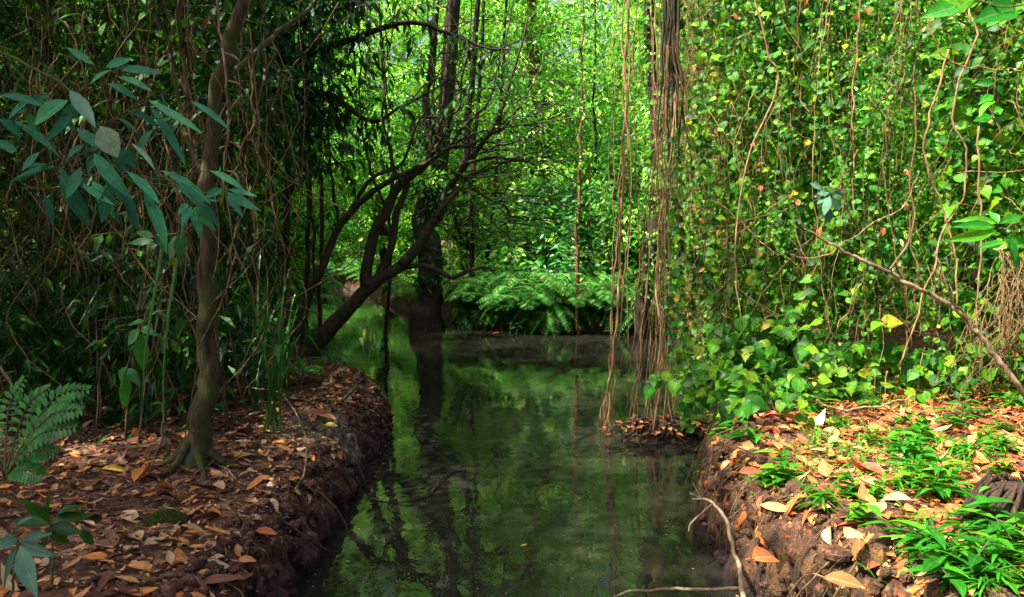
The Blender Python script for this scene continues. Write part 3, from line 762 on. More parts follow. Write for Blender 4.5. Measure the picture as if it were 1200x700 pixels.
for k, (x0, y0, x1, y1, x2, y2) in enumerate([(505, 183, 540, 110, 560, -30), (515, 180, 575, 110, 605, -10), (520, 176, 590, 150, 640, 60), (530, 172, 610, 165, 690, 110), (512, 256, 560, 200, 650, 175),
        (525, 225, 590, 190, 690, 190), (505, 183, 508, 100, 498, -30), (470, 215, 450, 130, 470, -30), (530, 200, 600, 250, 640, 260), (548, 190, 620, 190, 660, 240), (398, 268, 385, 150, 395, -20), (372, 325, 360, 200, 340, 20), (452, 250, 425, 150, 420, -20)]):
    tube(mt, pts(9.1 + rng.normal() * .2, (x0, y0), (x1, y1), (x2, y2)), (.022, .014, .006), 34, 6, wob=.06, bark=.1, seed=k)
t.part('trunk', mt, B['brown'])
mb2 = MB(); ml = MB()
for k in range(90):   # bare, drooping twigs
    s = at(rng.uniform(470, 650), rng.uniform(60, 290), rng.uniform(8.6, 9.4)); 
    e = s + np.array([rng.uniform(.3, 1.3), rng.uniform(-.4, .4), rng.uniform(-.6, .5)])
    C = tube(mb2, [s, (s + e) / 2 + [0, 0, .12], e], (.008, .003), 12, 4, wob=.06, seed=k)
    sprig(ml, C, .07, .35, .07, 'mid', .3)
for k in range(40):
    s = path_s = at(rng.uniform(505, 560), rng.uniform(20, 180), 9.2); e = s + rng.normal(size=3) * [.7, .4, .5]
    tube(mb2, [s, (s + e) / 2 + [0, 0, .1], e], (.007, .002), 10, 4, wob=.06, seed=k + 50)
t.part('twigs', mb2, B['dark'], kind='stuff'); t.part('crown', ml, G['bg'], smooth=False)

# thick dark tree on the far bank
b0 = atz(502, 368, .25)
t = Thing('tree', 'thick dark trunk clad in climbers standing on the far bank', 'tree', b0)
mt = MB(); D = b0[1]
tube(mt, pts(D, (500, 385), (502, 360), (505, 325), (503, 290), (495, 250), (512, 205), (520, 140), (527, 70), (531, 0), (535, -90), (540, -200)), (.33, .26, .23, .21, .17, .15, .13, .13, .12, .1, .08), 70, 14, wob=.05, bark=.3, seed=4)
tube(mt, pts(D, (505, 200), (500, 120), (510, 40), (512, -60)), (.09, .07, .06, .05), 30, 8, wob=.05)
tube(mt, pts(D, (497, 260), (540, 210), (548, 150), (556, 60), (570, -60)), (.1, .07, .06, .05, .04), 36, 8, wob=.05)
for k in range(0):
    a = -.9 + k * .3; tube(mt, [b0 + [0, 0, .35], b0 + [math.sin(a) * .3, -.15, .05], b0 + [math.sin(a) * .5, -.25, -.2]], (.1, .06, .03), 14, 7, wob=.04, bark=.2)
mc = MB(); cc = crown(mc, at(470, -150, D), (2.3, 2.2, 1.8), 70, 90, .13, .5, 15)
ml = MB()
for k in range(40):
    p = at(rng.normal(503, 14), rng.uniform(150, 350), D - .25); clump(ml, p, (.16, .12, .2), 22, .1, .5, (-.1, -1, .4), .6)
limbs(mt, at(530, 0, D), at(540, -250, D), cc, .1, 14)
t.part('trunk', mt, B['dark']); t.part('crown', mc, G['bg'], smooth=False); t.part('climber', ml, G['dark'], smooth=False)

# thin dark straight trunks
thin = [(445, 0, 448, 250, 10.5, .022, 'thin dark upright sapling crossing under the arching bough'),
        (332, -40, 336, 392, 9.0, .038, 'thin dark trunk nearest the mossy tree behind the strap leaves'),
        (352, -40, 350, 400, 9.8, .03, 'thin dark trunk just behind the leaning stems'),
        (374, -40, 372, 330, 10.4, .026, 'thin straight sapling between the two leaning stems'),
        (681, 150, 678, 388, 13.4, .03, 'slim brown sapling standing in the ferns of the far bank'),
        (625, 60, 634, 345, 17, .17, 'ivy covered reddish trunk far behind the fern bank'),
        (762, 20, 748, 398, 12.9, .11, 'dark trunk standing behind the curtain of hanging roots'),
        (838, 100, 832, 410, 11.5, .13, 'dark trunk at the water edge behind the climbers'),
        (566, 40, 552, 345, 16.8, .045, 'slim curved sapling to one side of the thick dark trunk'),
        (590, 60, 566, 345, 16.9, .04, 'slender slanting stem above the fern bank'),
        (300, -40, 312, 380, 8.2, .02, 'slender dark stem close beside the mossy trunk'),
        (968, -40, 985, 420, 9.0, .06, 'brown trunk swallowed by the climber wall'),
        (1180, -40, 1172, 430, 6.4, .09, 'dark trunk hidden in the shaded end of the climber wall')]
for i, (x0, y0, x1, y1, d, r, lab) in enumerate(thin):
    a = at(x1, y1, d); gz_ = float(hgt(a[None, 0], a[None, 1], False)[0]); a[2] = max(gz_, -.05) - .05
    b = at(x0, y0, d); top = b + (b - a) * .6
    t = Thing('tree', lab, 'tree', a); mt = MB()
    bend = np.array([rng.normal() * .12, rng.normal() * .1, 0])
    C = tube(mt, [a, a + (b - a) * .5 + bend, b, top], (r * 1.15, r, r * .8, r * .4), 40, 9, wob=.06, bark=.2, seed=i)
    mc = MB()
    lo = 8 if i in (0, 3, 8, 9, 10, 4) else 0
    for k in range(26):
        c = C[rng.integers(lo + 6, len(C))] + rng.normal(size=3) * [.3, .3, .1]
        clump(mc, c, (.28, .28, .16), 26, .10, .5, (-.1, -.5, .9), .5)
    if r > .1:
        for k in range(50): clump(mc, C[rng.integers(3, 36)] + [rng.normal() * r * .8, -r * .8, 0], (.14, .1, .22), 20, .10, .5, (-.1, -1, .3), .7)
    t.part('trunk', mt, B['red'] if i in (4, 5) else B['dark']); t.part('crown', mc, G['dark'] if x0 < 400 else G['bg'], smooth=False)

# big bough arching in from the shaded side
t = Thing('tree', 'dark tree behind the shaded bank whose bough arches across to the thick trunk', 'tree', gpos([(-3.7, 8.6)])[0])
mt = MB(); ml = MB(); o = gpos([(-3.7, 8.6)])[0]
tube(mt, [o - [0, 0, .1], at(255, 200, 8.6), at(285, 60, 8.6), at(300, -80, 8.6)], (.09, .075, .06, .04), 40, 9, wob=.04, bark=.2)
boughs = [pts(8.5, (262, 160), (315, 92), (380, 58), (440, 36), (490, 27), (530, 40), (565, 55), (600, 56)),
          pts(8.4, (270, 130), (300, 75), (350, 32), (410, 6), (470, -8)), pts(8.6, (258, 190), (320, 130), (380, 110), (430, 140), (470, 128), (545, 80)),
          pts(8.4, (275, 90), (330, 110), (370, 150), (395, 190))]
for C0 in boughs:
    C = tube(mt, C0, (.05, .035, .02, .008), 40, 7, wob=.03)
    for k in range(20):
        s = C[rng.integers(6, 40)]; e = s + rng.normal(size=3) * [.35, .3, .25] - [0, 0, .25]
        c2 = tube(mt, [s, (s + e) / 2 + [0, 0, .05], e], (.007, .003), 8, 4, seed=k); sprig(ml, c2, .13, .3, .045, 'mid', .1, down=.6)
for k in range(80):
    clump(ml, at(rng.normal(350, 38), rng.uniform(-30, 140) , rng.uniform(8, 9)), (.25, .25, .16), 24, .12, .35, (-.1, -.3, 1), .8)
t.part('trunk', mt, B['dark']); t.part('crown', ml, G['dark'], smooth=False)

# banyan: trunk above, curtain of aerial roots down to a root island in the stream
isl = atz(775, 508, .03)
D = 6.75
t = Thing('banyan_tree', 'banyan tree letting down a curtain of tan aerial roots into the stream', 'tree', isl)
mt = MB()
tube(mt, pts(D, (812, -420), (796, -200), (786, -40), (786, 30), (790, 90), (792, 150)), (.14, .11, .07, .052, .034, .014), 40, 12, wob=.02, bark=.35, seed=6)
for k in range(8):
    x = 786 + rng.normal() * 7; tube(mt, pts(D, (x, -60, D - .08), (x + rng.normal() * 3, 20, D - .1), (x + rng.normal() * 6, 110, D - .08), (x + rng.normal() * 9, 190)), (.016, .014, .009, .005), 24, 6, wob=.02)
mc = MB(); cc = crown(mc, (1.6, 7.2, 6.3), (1.6, 1.7, 1.2), 46, 80, .12, .45, 25)
limbs(mt, at(800, -160, D), at(812, -420, D), cc, .12, 10)
t.part('trunk', mt, B['brown']); t.part('crown', mc, G['bg'], smooth=False)
for k in range(44):
    m = MB(); top = at(784 + rng.normal() * 13, rng.uniform(-30, 150), D + rng.normal() * .12)
    e = isl + [rng.normal(0, .17), rng.normal(0, .12), rng.uniform(0, .08)]
    if k % 9 == 0: top = at(768 + rng.normal() * 6, -20, D)
    if k % 4 == 0: e = e * .55 + top * .45 + [rng.normal() * .06, 0, 0]
    mid = (top + e) / 2 + [rng.normal() * .07, rng.normal() * .05, 0]
    r = rng.choice([.0018, .003, .0045, .0075], p=[.4, .33, .2, .07])
    tube(m, [top, top * .75 + e * .25 + rng.normal(size=3) * [.03, .03, 0], mid, top * .2 + e * .8 + rng.normal(size=3) * [.03, .03, 0], e], (r, r * .9, r, r * 1.2), 34, 6, wob=.03, bark=.25, seed=k * 1.3)
    t.part('aerial_root', m, B['tan'] if k % 2 else B['root'])
# the root island
m = MB()
for k in range(95):
    a = rng.uniform(0, 6.28); r1_ = rng.uniform(.05, .22); r2_ = rng.uniform(.25, .48); s = isl + [math.cos(a) * r1_, math.sin(a) * r1_ * .6, rng.uniform(.03, .12)]
    e = isl + [math.cos(a + rng.normal() * .4) * r2_, math.sin(a) * r2_ * .55, rng.uniform(-.06, .03)]
    tube(m, [s, (s + e) / 2 + [rng.normal() * .04, rng.normal() * .04, .03], e], (rng.uniform(.006, .016), .004), 10, 5, wob=.03, seed=k)
g = 34; th = np.linspace(0, 2 * np.pi, g, endpoint=False); rr_ = np.linspace(0, 1, 9)
Vv = []
for q_ in rr_:
    for a in th:
        w = 1 + .25 * fbm(np.array([[math.cos(a) * 2, math.sin(a) * 2, 5.]]), 2, 2)[0]
        Vv.append(isl + [math.cos(a) * .42 * q_ * w, math.sin(a) * .25 * q_ * w, .08 * (1 - q_ ** 2) - .06 + rng.normal() * .012])
I = np.arange(9 * g).reshape(9, g); Qq = np.stack([I[:-1], np.roll(I[:-1], -1, 1), np.roll(I[1:], -1, 1), I[1:]], -1).reshape(-1, 4)
m.add(Vv, Qq)
t.part('root_mat', m, B['wood'])
m = MB(); n = 130
pp = isl + np.column_stack([rng.normal(.04, .2, n), rng.normal(0, .12, n), rng.uniform(.04, .1, n)])
leaves(m, pp, rdir(n) * [1, 1, .3], [(0, 0, 1)] * n + rdir(n) * .4, .07, .035, 'lance', .3, .2)
single('leaf_litter', m, G['orange'], 'dead leaves caught on the root island in the stream', 'leaf litter', isl, kind='stuff', smooth=True)
# small creeper growing up the roots
for k in range(5):
    x = 790 + rng.normal() * 22; b = isl + [(x - 775) / F * D, rng.normal() * .08 - .05, .05]
    tt = Thing('creeper', 'small heart-leaved creeper climbing the hanging roots over the stream', 'climber', b, 'creepers climbing the hanging roots'); ms = MB(); ml = MB()
    tp = at(x + rng.normal() * 10, rng.uniform(120, 380), D - .12)
    C = tube(ms, [b, (b + tp) / 2 + [rng.normal() * .05, -.03, 0], tp], (.003, .002), 24, 4, wob=.05, seed=k)
    sprig(ml, C, .065, .85, .05, 'heart', .02, up=(-.2, -1, .4), down=.7)
    tt.part('stem', ms, B['stem']); tt.part('foliage', ml, G['ivy'])

# pale vines dangling into the water beside the roots
vl = ['pale', 'tan']
vines = [((737, -60), (733, 120), (730, 250), (722, 400), (706, 510), .011, 'thickest pale rope-like vine dangling into the stream left of the root curtain'),
         ((729, -60), (731, 120), (724, 260), (716, 400), (704, 500), .007, 'thin tan vine hanging close beside the thickest pale vine'),
         ((740, -60), (736, 150), (738, 260), (726, 380), (712, 520), .006, 'thin vine hanging just right of the thickest pale vine'),
         ((722, -60), (719, 150), (718, 300), (715, 420), (708, 505), .0045, 'very thin vine hanging left of the thickest pale vine'),
         ((746, -60), (742, 130), (748, 260), (745, 380), (732, 488), .0055, 'brown vine hanging between the pale vine and the root curtain'),
         ((771, -60), (768, 150), (760, 300), (750, 400), (738, 490), .005, 'slanting tan vine on the near side of the root curtain')]
for i, (a, b, c, d, e, r, lab) in enumerate(vines):
    P = pts(6.6, a, b, c, d, e); m = MB()
    C = tube(m, P, (r * .8, r, r, r * 1.1, r * .6), 60, 6, wob=.035, bark=.25, seed=i * 2.1)
    if i < 4:
        for k in range(16):   # frayed root tip
            s = C[-1 - rng.integers(0, 7)]; tube(m, [s, s + [rng.normal() * .02, rng.normal() * .02, -.09], s + [rng.normal() * .05, rng.normal() * .04, -rng.uniform(.15, .24)]], (.002, .0012), 7, 4)
    if i == 0:
        C2 = C.copy(); ang = np.linspace(0, 40, len(C)); C2[:, 0] += np.cos(ang) * .012; C2[:, 1] += np.sin(ang) * .012
        tube(m, C2, (.006, .005), smoothit=False, sides=5)
    single('hanging_vine', m, B['tan' if i != 4 else 'root'], lab, 'vine', P[0], 'vines hanging into the stream')
# more thin hanging vines over the background
for k in range(22):
    x = rng.uniform(700, 900); d = rng.uniform(6.9, 10); y1 = rng.uniform(150, 420)
    if d < 8 and x < 700: x += 60
    P = pts(d, (x, -80), (x + rng.normal() * 7, 100), (x + rng.normal() * 12, y1)); m = MB()
    tube(m, P, (.0025, rng.uniform(.002, .0045)), 30, 5, wob=.06, seed=k)
    single('hanging_vine', m, B['root' if k % 2 else 'tan'], 'thin brown vine dangling over the stream behind the roots', 'vine', P[0], 'thin brown vines dangling behind the roots')

# ------------------------------------------------------------------ climber wall on the sunlit bank
WL = np.array([(2.9, 12.4), (2.55, 10.2), (2.12, 8.4), (1.88, 7.2), (2.0, 6.5), (2.35, 6.0), (2.85, 5.6), (3.4, 5.2), (3.9, 4.6), (4.3, 3.8)])
def wall_pt(u):
    s = np.r_[0, np.cumsum(np.linalg.norm(np.diff(WL, axis=0), axis=1))]; s /= s[-1]
    return np.array([np.interp(u, s, WL[:, 0]), np.interp(u, s, WL[:, 1])])
FACE = np.array([-.55, -.8, .55])
# mass of small leaves filling the wall
m1 = MB(); m2 = MB()
m3 = MB()
GAP = at(1025, 85, 6.6)
for k in range(2700):
    u = rng.random(); w = wall_pt(u); dep = rng.random() ** 1.3 * 1.3
    x, y = w + np.array([.75, .6]) * dep * .9 + rng.normal(size=2) * .05
    zz = rng.uniform(.45, 5.2)
    if fbm(np.array([[x * 1.3, y * 1.3, zz * 1.1]]), 3, 77)[0] > .16: continue
    if abs(x / y * 7 - GAP[0] / GAP[1] * 7) < .28 and abs((zz - HC) / y * 7 - (GAP[2] - HC) / GAP[1] * 7) < .36: continue
    off = fbm(np.array([[w[0] * 1.6, w[1] * 1.6, zz * 1.3]]), 2, 88)[0] * .55; x += off * .75; y += off * .6
    s = rng.uniform(.10, .26)
    clump(m3 if rng.random() < (.7 if u > .84 else .12) else m1 if rng.random() < .6 else m2, (x, y, zz), (s, s, s * 1.3), 58, rng.choice([.022, .032, .045, .06]), .62, FACE, .8, 'mid', facew=.8)  # cooler leaf colour massed at the wall's end stands in for shade
tag(m1.build('ivy', G['ivy_small'], smooth=False), 'dense mass of small-leaved ivy filling the climber wall', 'ivy', kind='stuff')
tag(m2.build('ivy', G['ivy'], smooth=False), 'rounder bright-leaved creeper tangled through the climber wall', 'ivy', kind='stuff')
tag(m3.build('climber_foliage', G['bgcool'], smooth=False), 'cooler pointed leaves scattered through the climber wall, massed at one end to suggest shade', 'foliage', kind='stuff')
# individual creepers
for k in range(30):
    u = .12 + .8 * k / 30 + rng.normal() * .01; w = wall_pt(np.clip(u, 0, 1)) + np.array([-.55, -.7]) * rng.uniform(0, .35)
    zb = float(hgt(w[None, 0], w[None, 1], False)[0]); base = np.array([w[0], w[1], max(zb, .05)])
    tt = Thing('creeper', 'leafy creeper hanging in the bright climber wall with round green leaves', 'climber', base, 'creepers hanging in the climber wall')
    ms = MB(); ml = MB()
    for j in range(3):
        z1 = rng.uniform(2.2, 4.8); z0 = rng.uniform(.2, 1.4) if j else .05
        P = [base + [rng.normal() * .1, rng.normal() * .1, z0], base + [rng.normal() * .25, rng.normal() * .15, z0 + (z1 - z0) * .35], base + [rng.normal() * .2, rng.normal() * .15, z0 + (z1 - z0) * .7], base + [rng.normal() * .3, rng.normal() * .2 + .1, z1]]
        C = tube(ms, P, (rng.uniform(.002, .005), .002), 34, 5, wob=.05, seed=k * 3 + j)
        sprig(ml, C, rng.choice([.032, .042, .055, .08]), .82, .022, rng.choice(['heart', 'oval', 'heart']), .02, up=FACE, down=.5, jitter=1.1, off=.13)
    tt.part('stem', ms, B['root']); tt.part('foliage', ml, G['ivy'])
# bare woody vines weaving over it
for k in range(120):
    u = rng.uniform(.1, 1); w = wall_pt(u) + np.array([-.6, -.75]) * rng.uniform(.0, .35)
    z1 = rng.uniform(2.6, 4.8); P = []
    x, y = w
    for j in range(6):
        zz = z1 - (z1 - rng.uniform(.5, 1.0)) * j / 5
        P.append((x, y, zz)); x += rng.normal() * .10; y += rng.normal() * .06
    P = np.array(P); m = MB(); r = rng.choice([.0015, .0025, .004, .007], p=[.4, .35, .2, .05])
    tube(m, P, (r, r * .8), 50, 6, wob=.05, bark=.2, seed=k)
    single('woody_vine', m, B['tan' if k % 3 == 0 else 'root'], 'bare brown woody vine weaving down through the climber wall', 'vine', P[0], 'bare woody vines in the climber wall')
# named vines
nv = [(pts(5.0, (1110, 60), (1098, 110), (1084, 160), (1088, 200), (1105, 240), (1120, 300), (1122, 360)), .010, 'brown vine bending in a long bow across the climber wall'),
      (pts(4.9, (1145, 150), (1148, 230), (1150, 300), (1146, 380), (1152, 430)), .009, 'straight tan vine dropping beside the lobed leaves'),
      (pts(4.6, (1085, 25), (1105, 65), (1130, 78), (1165, 80), (1210, 86)), .007, 'smooth tan shoot curving sideways below the large top leaves'),
      (pts(4.9, (880, -20), (900, 60), (912, 100), (880, 180), (862, 290), (870, 380)), .009, 'tan vine kinking sharply at the near end of the climber wall'),
      (pts(5.2, (925, 300), (960, 302), (990, 285), (1020, 265), (1060, 240), (1078, 200)), .006, 'thin vine sweeping upward behind the dead branch'),
      (pts(5.4, (840, 235), (870, 262), (900, 290), (930, 305)), .007, 'short tan vine slanting at the end of the climber wall'),
      (pts(4.7, (955, 470), (985, 480), (1030, 476), (1060, 468), (1072, 462)), .010, 'pale stick lying on the bank at the foot of the climbers')]
for P, r, lab in nv:
    m = MB(); r *= .62; tube(m, P, (r, r, r * .7), 50, 7, wob=.015, bark=.2); single('woody_vine', m, B['tan'], lab, 'vine', P[0])
# tangled root-like tuft at the end of the wall
m = MB()
for k in range(44):
    a = at(1185 + rng.normal() * 12, rng.uniform(285, 330), 4.7); e = at(1165 + rng.normal() * 30, rng.uniform(400, 460), 4.5)
    tube(m, [a, (a + e) / 2 + rng.normal(size=3) * .08, e], (.003, .0018), 16, 5, wob=.05, seed=k)
single('root_tangle', m, B['root'], 'tangle of thin brown hanging roots at the shaded end of the climber wall', 'roots', at(1180, 440, 4.6))
# dead branch slanting across
P = pts(4.3, (944, 268), (975, 287), (1000, 301), (1040, 318), (1062, 331), (1095, 347), (1125, 368), (1152, 398), (1175, 430), (1206, 470))
m = MB(); tube(m, P, (.004, .007, .009, .010, .011, .012, .013, .013, .014, .015), 90, 9, wob=.02, bark=.18, seed=2)
tube(m, [P[3], P[3] + [.12, .05, .14], P[3] + [.14, .05, .3]], (.006, .003), 10, 5, wob=.02); tube(m, [P[6], P[6] + [-.1, -.05, .13], P[6] + [-.16, -.05, .34]], (.007, .003), 12, 5, wob=.02)
single('dead_branch', m, B['pale'], 'dead peeling branch slanting down across the climber wall', 'branch', P[0])

# large leaves at the top and side of the wall
def leaf_set(name, label, cat, d, items, mat, stem=None, kind='oval', up=(-.1, -1, .45), matfn=None, group=None, rad=.004):
    """items: (bx,by,tx,ty,wpx) pixel base/tip; every leaf a part"""
    b0 = at(stem[0][0], stem[0][1], d) if stem else at(items[0][0], items[0][1], d)
    t = Thing(name, label, cat, b0, group)
    if stem:
        ms = MB(); C = tube(ms, pts(d + .01, *stem), (rad * 1.3, rad * .6), 40, 6, wob=.008)
        for it in items:
            a = at(it[0], it[1], d); j = np.argmin(np.linalg.norm(C - a, axis=1)); tube(ms, [C[j], (C[j] + a) / 2 + [0, 0, .01], a], (rad * .4, rad * .3), 7, 4)
        t.part('stem', ms, B['stem'])
    for i, it in enumerate(items):
        dd = d + rng.normal() * .05
        a = at(it[0], it[1], dd); e = at(it[2], it[3], dd - .03 + rng.normal() * .04); L = np.linalg.norm(e - a); W = it[4] / F * d
        m = MB(); leaves(m, [a], [e - a], [np.asarray(up) + rng.normal(size=3) * .35], L * 1.04, W * 1.1, kind, fold=rng.uniform(.1, .7), droop=rng.uniform(-.05, .38), rnd=rng.random())
        t.part('leaf', m, G[it[5]] if len(it) > 5 else mat)
    return t
leaf_set('climber_shoot', 'shoot of large round leaves hanging at the top end of the climber wall', 'climber', 3.9,
         [(1185, 12, 1143, 22, 28), (1188, 16, 1155, 34, 26), (1198, 10, 1235, 25, 30), (1120, 8, 1080, 18, 22), (1125, 6, 1092, -6, 18), (1140, -4, 1122, 12, 18)], G['herb'], [(1240, -20), (1190, 8), (1120, -6)], 'heart')
leaf_set('climber_shoot', 'shoot of six pointed pale green leaves against the dark corner of the climbers', 'climber', 4.2,
         [(1166, 98, 1143, 97, 9), (1166, 100, 1180, 112, 9), (1164, 112, 1150, 118, 10), (1166, 120, 1144, 128, 12), (1164, 132, 1176, 128, 10), (1163, 136, 1141, 142, 12), (1166, 136, 1172, 146, 9)], G['herb'], [(1170, 60), (1167, 90), (1163, 140)], 'lance')
leaf_set('climber_shoot', 'deeply lobed cool green leaf spray beside the straight tan vine', 'climber', 3.6,
         [(1168, 262, 1128, 250, 10), (1166, 266, 1118, 266, 13), (1168, 270, 1114, 282, 14), (1176, 284, 1148, 292, 12), (1170, 262, 1160, 244, 9), (1176, 280, 1210, 290, 12), (1180, 276, 1200, 318, 12), (1172, 262, 1202, 250, 11)], G['herb'], [(1215, 240), (1185, 265), (1170, 268)], 'lance')
leaf_set('climber_shoot', 'spray of pale grey-green leaves high in the climber wall', 'climber', 5.6,
         [(970, 232, 958, 240, 9), (972, 230, 966, 252, 10), (974, 232, 984, 246, 10), (972, 226, 955, 228, 8), (976, 226, 990, 230, 8), (968, 240, 972, 262, 10), (962, 222, 950, 214, 7)], G['pale2'], [(985, 215), (974, 228), (970, 245)], 'oval')

# ------------------------------------------------------------------ plants
def frond(mbl, mbs, P, L, n=26, asp=.16, up=(0, 0, 1)):
    C = tube(mbs, P, (.0035, .0012), n + 2, 4)
    T = nz(np.gradient(C, axis=0))
    for sg in (-1, 1):
        k = np.arange(3, len(C) - 1); s = (k - 3) / (len(C) - 4)
        ll = L * np.sin(np.pi * (.12 + .83 * s)) ** .8
        sd = nz(np.cross(T[k], np.asarray(up, float))) * sg
        leaves(mbl, C[k], sd + T[k] * .45 + [0, 0, -.1], np.tile(up, (len(k), 1)) + rdir(len(k)) * .15, ll, ll * asp + .004, 'mid', .15, .18)

def fern(loc, n, ln, mat, label, group=None, L=.12, name='fern', lean=(0, 0, 0), elev=(.5, 1.1), fall=0.):
    loc = np.asarray(loc, float); t = Thing(name, label, 'fern', loc, group); ml = MB(); ms = MB()
    for k in range(n):
        a = 6.28 * k / n + rng.normal() * .3; e = rng.uniform(*elev); l = ln * rng.uniform(.7, 1.15)
        h = np.array([math.cos(a), math.sin(a), 0]) + lean
        frond(ml, ms, [loc, loc + h * l * .3 + [0, 0, l * .45 * e], loc + h * l * .65 + [0, 0, l * .62 * e - fall * .4], loc + h * l + [0, 0, l * .42 * e - fall]], L, 22)
    t.part('stalk', ms, B['stem']); t.part('fronds', ml, mat, smooth=False)
    return t.o

# fern bank across the water
f0 = fern((0, 13.9, .3), 15, .75, G['fern'], 'bright green fern clump overhanging the far waterline', 'ferns massed on the far bank', .16)
f1 = fern((.6, 14.3, .35), 18, .9, G['fern'], 'bright green fern clump overhanging the far waterline', 'ferns massed on the far bank', .17)
f2 = fern((1.0, 13.85, .2), 22, .85, G['fern'], 'bright green fern clump overhanging the far waterline', 'ferns massed on the far bank', .2, elev=(.7, 1.5))
f3 = fern((.7, 13.55, .34), 16, .6, G['fern'], 'bright green fern clump overhanging the far waterline', 'ferns massed on the far bank', .17, elev=(.2, .7), fall=.42)
fl = [(-.55, 14.4), (-.25, 14.15), (.1, 13.8), (.4, 13.75), (.75, 13.8), (1.05, 13.85), (1.35, 13.8), (1.65, 13.65), (1.95, 13.5), (2.25, 13.4), (-.75, 15.0), (-.6, 14.8), (.25, 13.75), (.9, 13.8), (1.5, 13.75), (-.9, 15.9), (-.55, 14.6), (-.3, 14.9), (.25, 13.85), (.5, 14.0), (.85, 13.95), (1.15, 14.0), (1.4, 13.9), (1.7, 13.8), (0, 14.5), (.3, 14.6), (.9, 14.6), (1.3, 14.5), (1.75, 14.3), (-.7, 15.2), (2.1, 13.8), (-2.3, 17.5), (-2.8, 19.5), (-.2, 15.6), (.5, 15.3), (1.2, 15.4), (2.6, 13.4), (-1.0, 16.3)]
f0.location.z = float(hgt(np.array([0.]), np.array([13.9]))[0]); 
for i, (x, y) in enumerate(fl):
    z = float(hgt(np.array([x]), np.array([y]))[0])
    dup((f2, f3)[i % 2] if i < 17 else (f0, f1)[i % 2], (x, y - (.1 if i < 17 and i % 2 else 0), .32 if i < 17 and i % 2 else max(z, .2)), rng.uniform(0, 6.28), rng.uniform(.55, 1.15))

# low ferns fringing the far channel
for i in range(10, 18):
    (ax, ay), (bx, by) = POLY[i], POLY[i + 1]
    n = max(2, int(math.hypot(bx - ax, by - ay) / .8))
    for j in range(n):
        t_ = (j + rng.random()) / n; x, y = ax + (bx - ax) * t_, ay + (by - ay) * t_
        for _ in range(8):
            if sdf(x, y) > .18: break
            x += rng.normal() * .25; y += rng.normal() * .15
        if sdf(x, y) < .02: continue
        z = float(hgt(np.array([x]), np.array([y]))[0])
        u = dup((f0, f1, f2)[j % 3], (x, y, z), rng.uniform(0, 6.28), rng.uniform(.8, 1.5))
        u['label'] = 'green fern fringing the narrowing channel far behind the leaning tree'; u['group'] = 'ferns fringing the far channel'

# herbs: stems with lance leaves
def herb(loc, h, n, L, mat, label, group, name='leafy_herb', asp=.28, kind='lance', stems=3):
    loc = np.asarray(loc, float); t = Thing(name, label, 'plant', loc, group); ml = MB(); ms = MB()
    for s in range(stems):
        d = np.array([rng.normal() * .4, rng.normal() * .4, 1]); d /= np.linalg.norm(d); hh = h * rng.uniform(.5, 1.1)
        C = tube(ms, [loc, loc + d * hh * .5, loc + d * hh + [rng.normal() * .03, rng.normal() * .03, -.02]], (.003, .0018), 10, 5)
        for j in range(n):
            c = C[2 + int((j + 1) / n * 7)]; a = j * 2.4 + s
            leaves(ml, [c], [[math.cos(a), math.sin(a), .25]], [[0, -.2, 1]], L * rng.uniform(.7, 1.1), L * asp, kind, .25, .3)
    t.part('stem', ms, B['stem']); t.part('foliage', ml, mat)
    return t.o
ph = [herb(gpos([(2.0 + .1 * i, 4.0 + .2 * i)])[0], .17, 7, [.12, .15, .09][i], G['herb'], 'low herb with narrow bright green leaves rising through the orange litter', 'low herbs on the sunlit bank', asp=[.26, .2, .4][i]) for i in range(3)]
ph += [herb(gpos([(2.4, 4.6)])[0], .14, 6, .07, G['ivy'], 'small round-leaved seedling on the sunlit bank', 'round-leaved seedlings on the sunlit bank', name='seedling', asp=.7, kind='heart', stems=4), herb(gpos([(2.6, 4.2)])[0], .12, 9, .13, G['herb'], 'tuft of narrow arching grassy leaves on the sunlit bank', 'grassy tufts on the sunlit bank', name='grass_tuft', asp=.09, kind='strap', stems=4)]
hpx = [(905, 575), (960, 600), (1000, 590), (1070, 560), (980, 650), (1020, 480), (960, 490), (1110, 690), (1075, 700), (1095, 660), (1180, 655), (1150, 695), (1060, 680), (1160, 640), (1190, 690), (1130, 620), (1180, 620), (1150, 670), (1080, 650), (1030, 660), (1120, 590), (1100, 560), (1140, 540), (1160, 520), (1120, 530), (1095, 580),
       (1130, 505), (1175, 505), (1190, 640), (1010, 620), (940, 690), (1030, 520), (985, 500), (1085, 520), (1165, 560), (1075, 545), (1200, 660), (1170, 690),
       (835, 560), (840, 590), (920, 590), (895, 480), (940, 470), (975, 470), (1030, 480), (1060, 500), (1150, 490), (1190, 480), (870, 520), (850, 510), (1085, 700), (1140, 700), (1200, 580), (905, 700)]
for i, (px, py) in enumerate(hpx):
    z = .5
    for _ in range(6): p = atz(px, py, z); z = float(hgt(p[0:1], p[1:2])[0])
    if sdf(p[0], p[1]) < .03: continue
    dup(ph[(i * 7) % 5 if i > 14 else 3 + i % 2], (p[0], p[1], z - .01), rng.uniform(0, 6.28), rng.uniform(.7, 1.35))

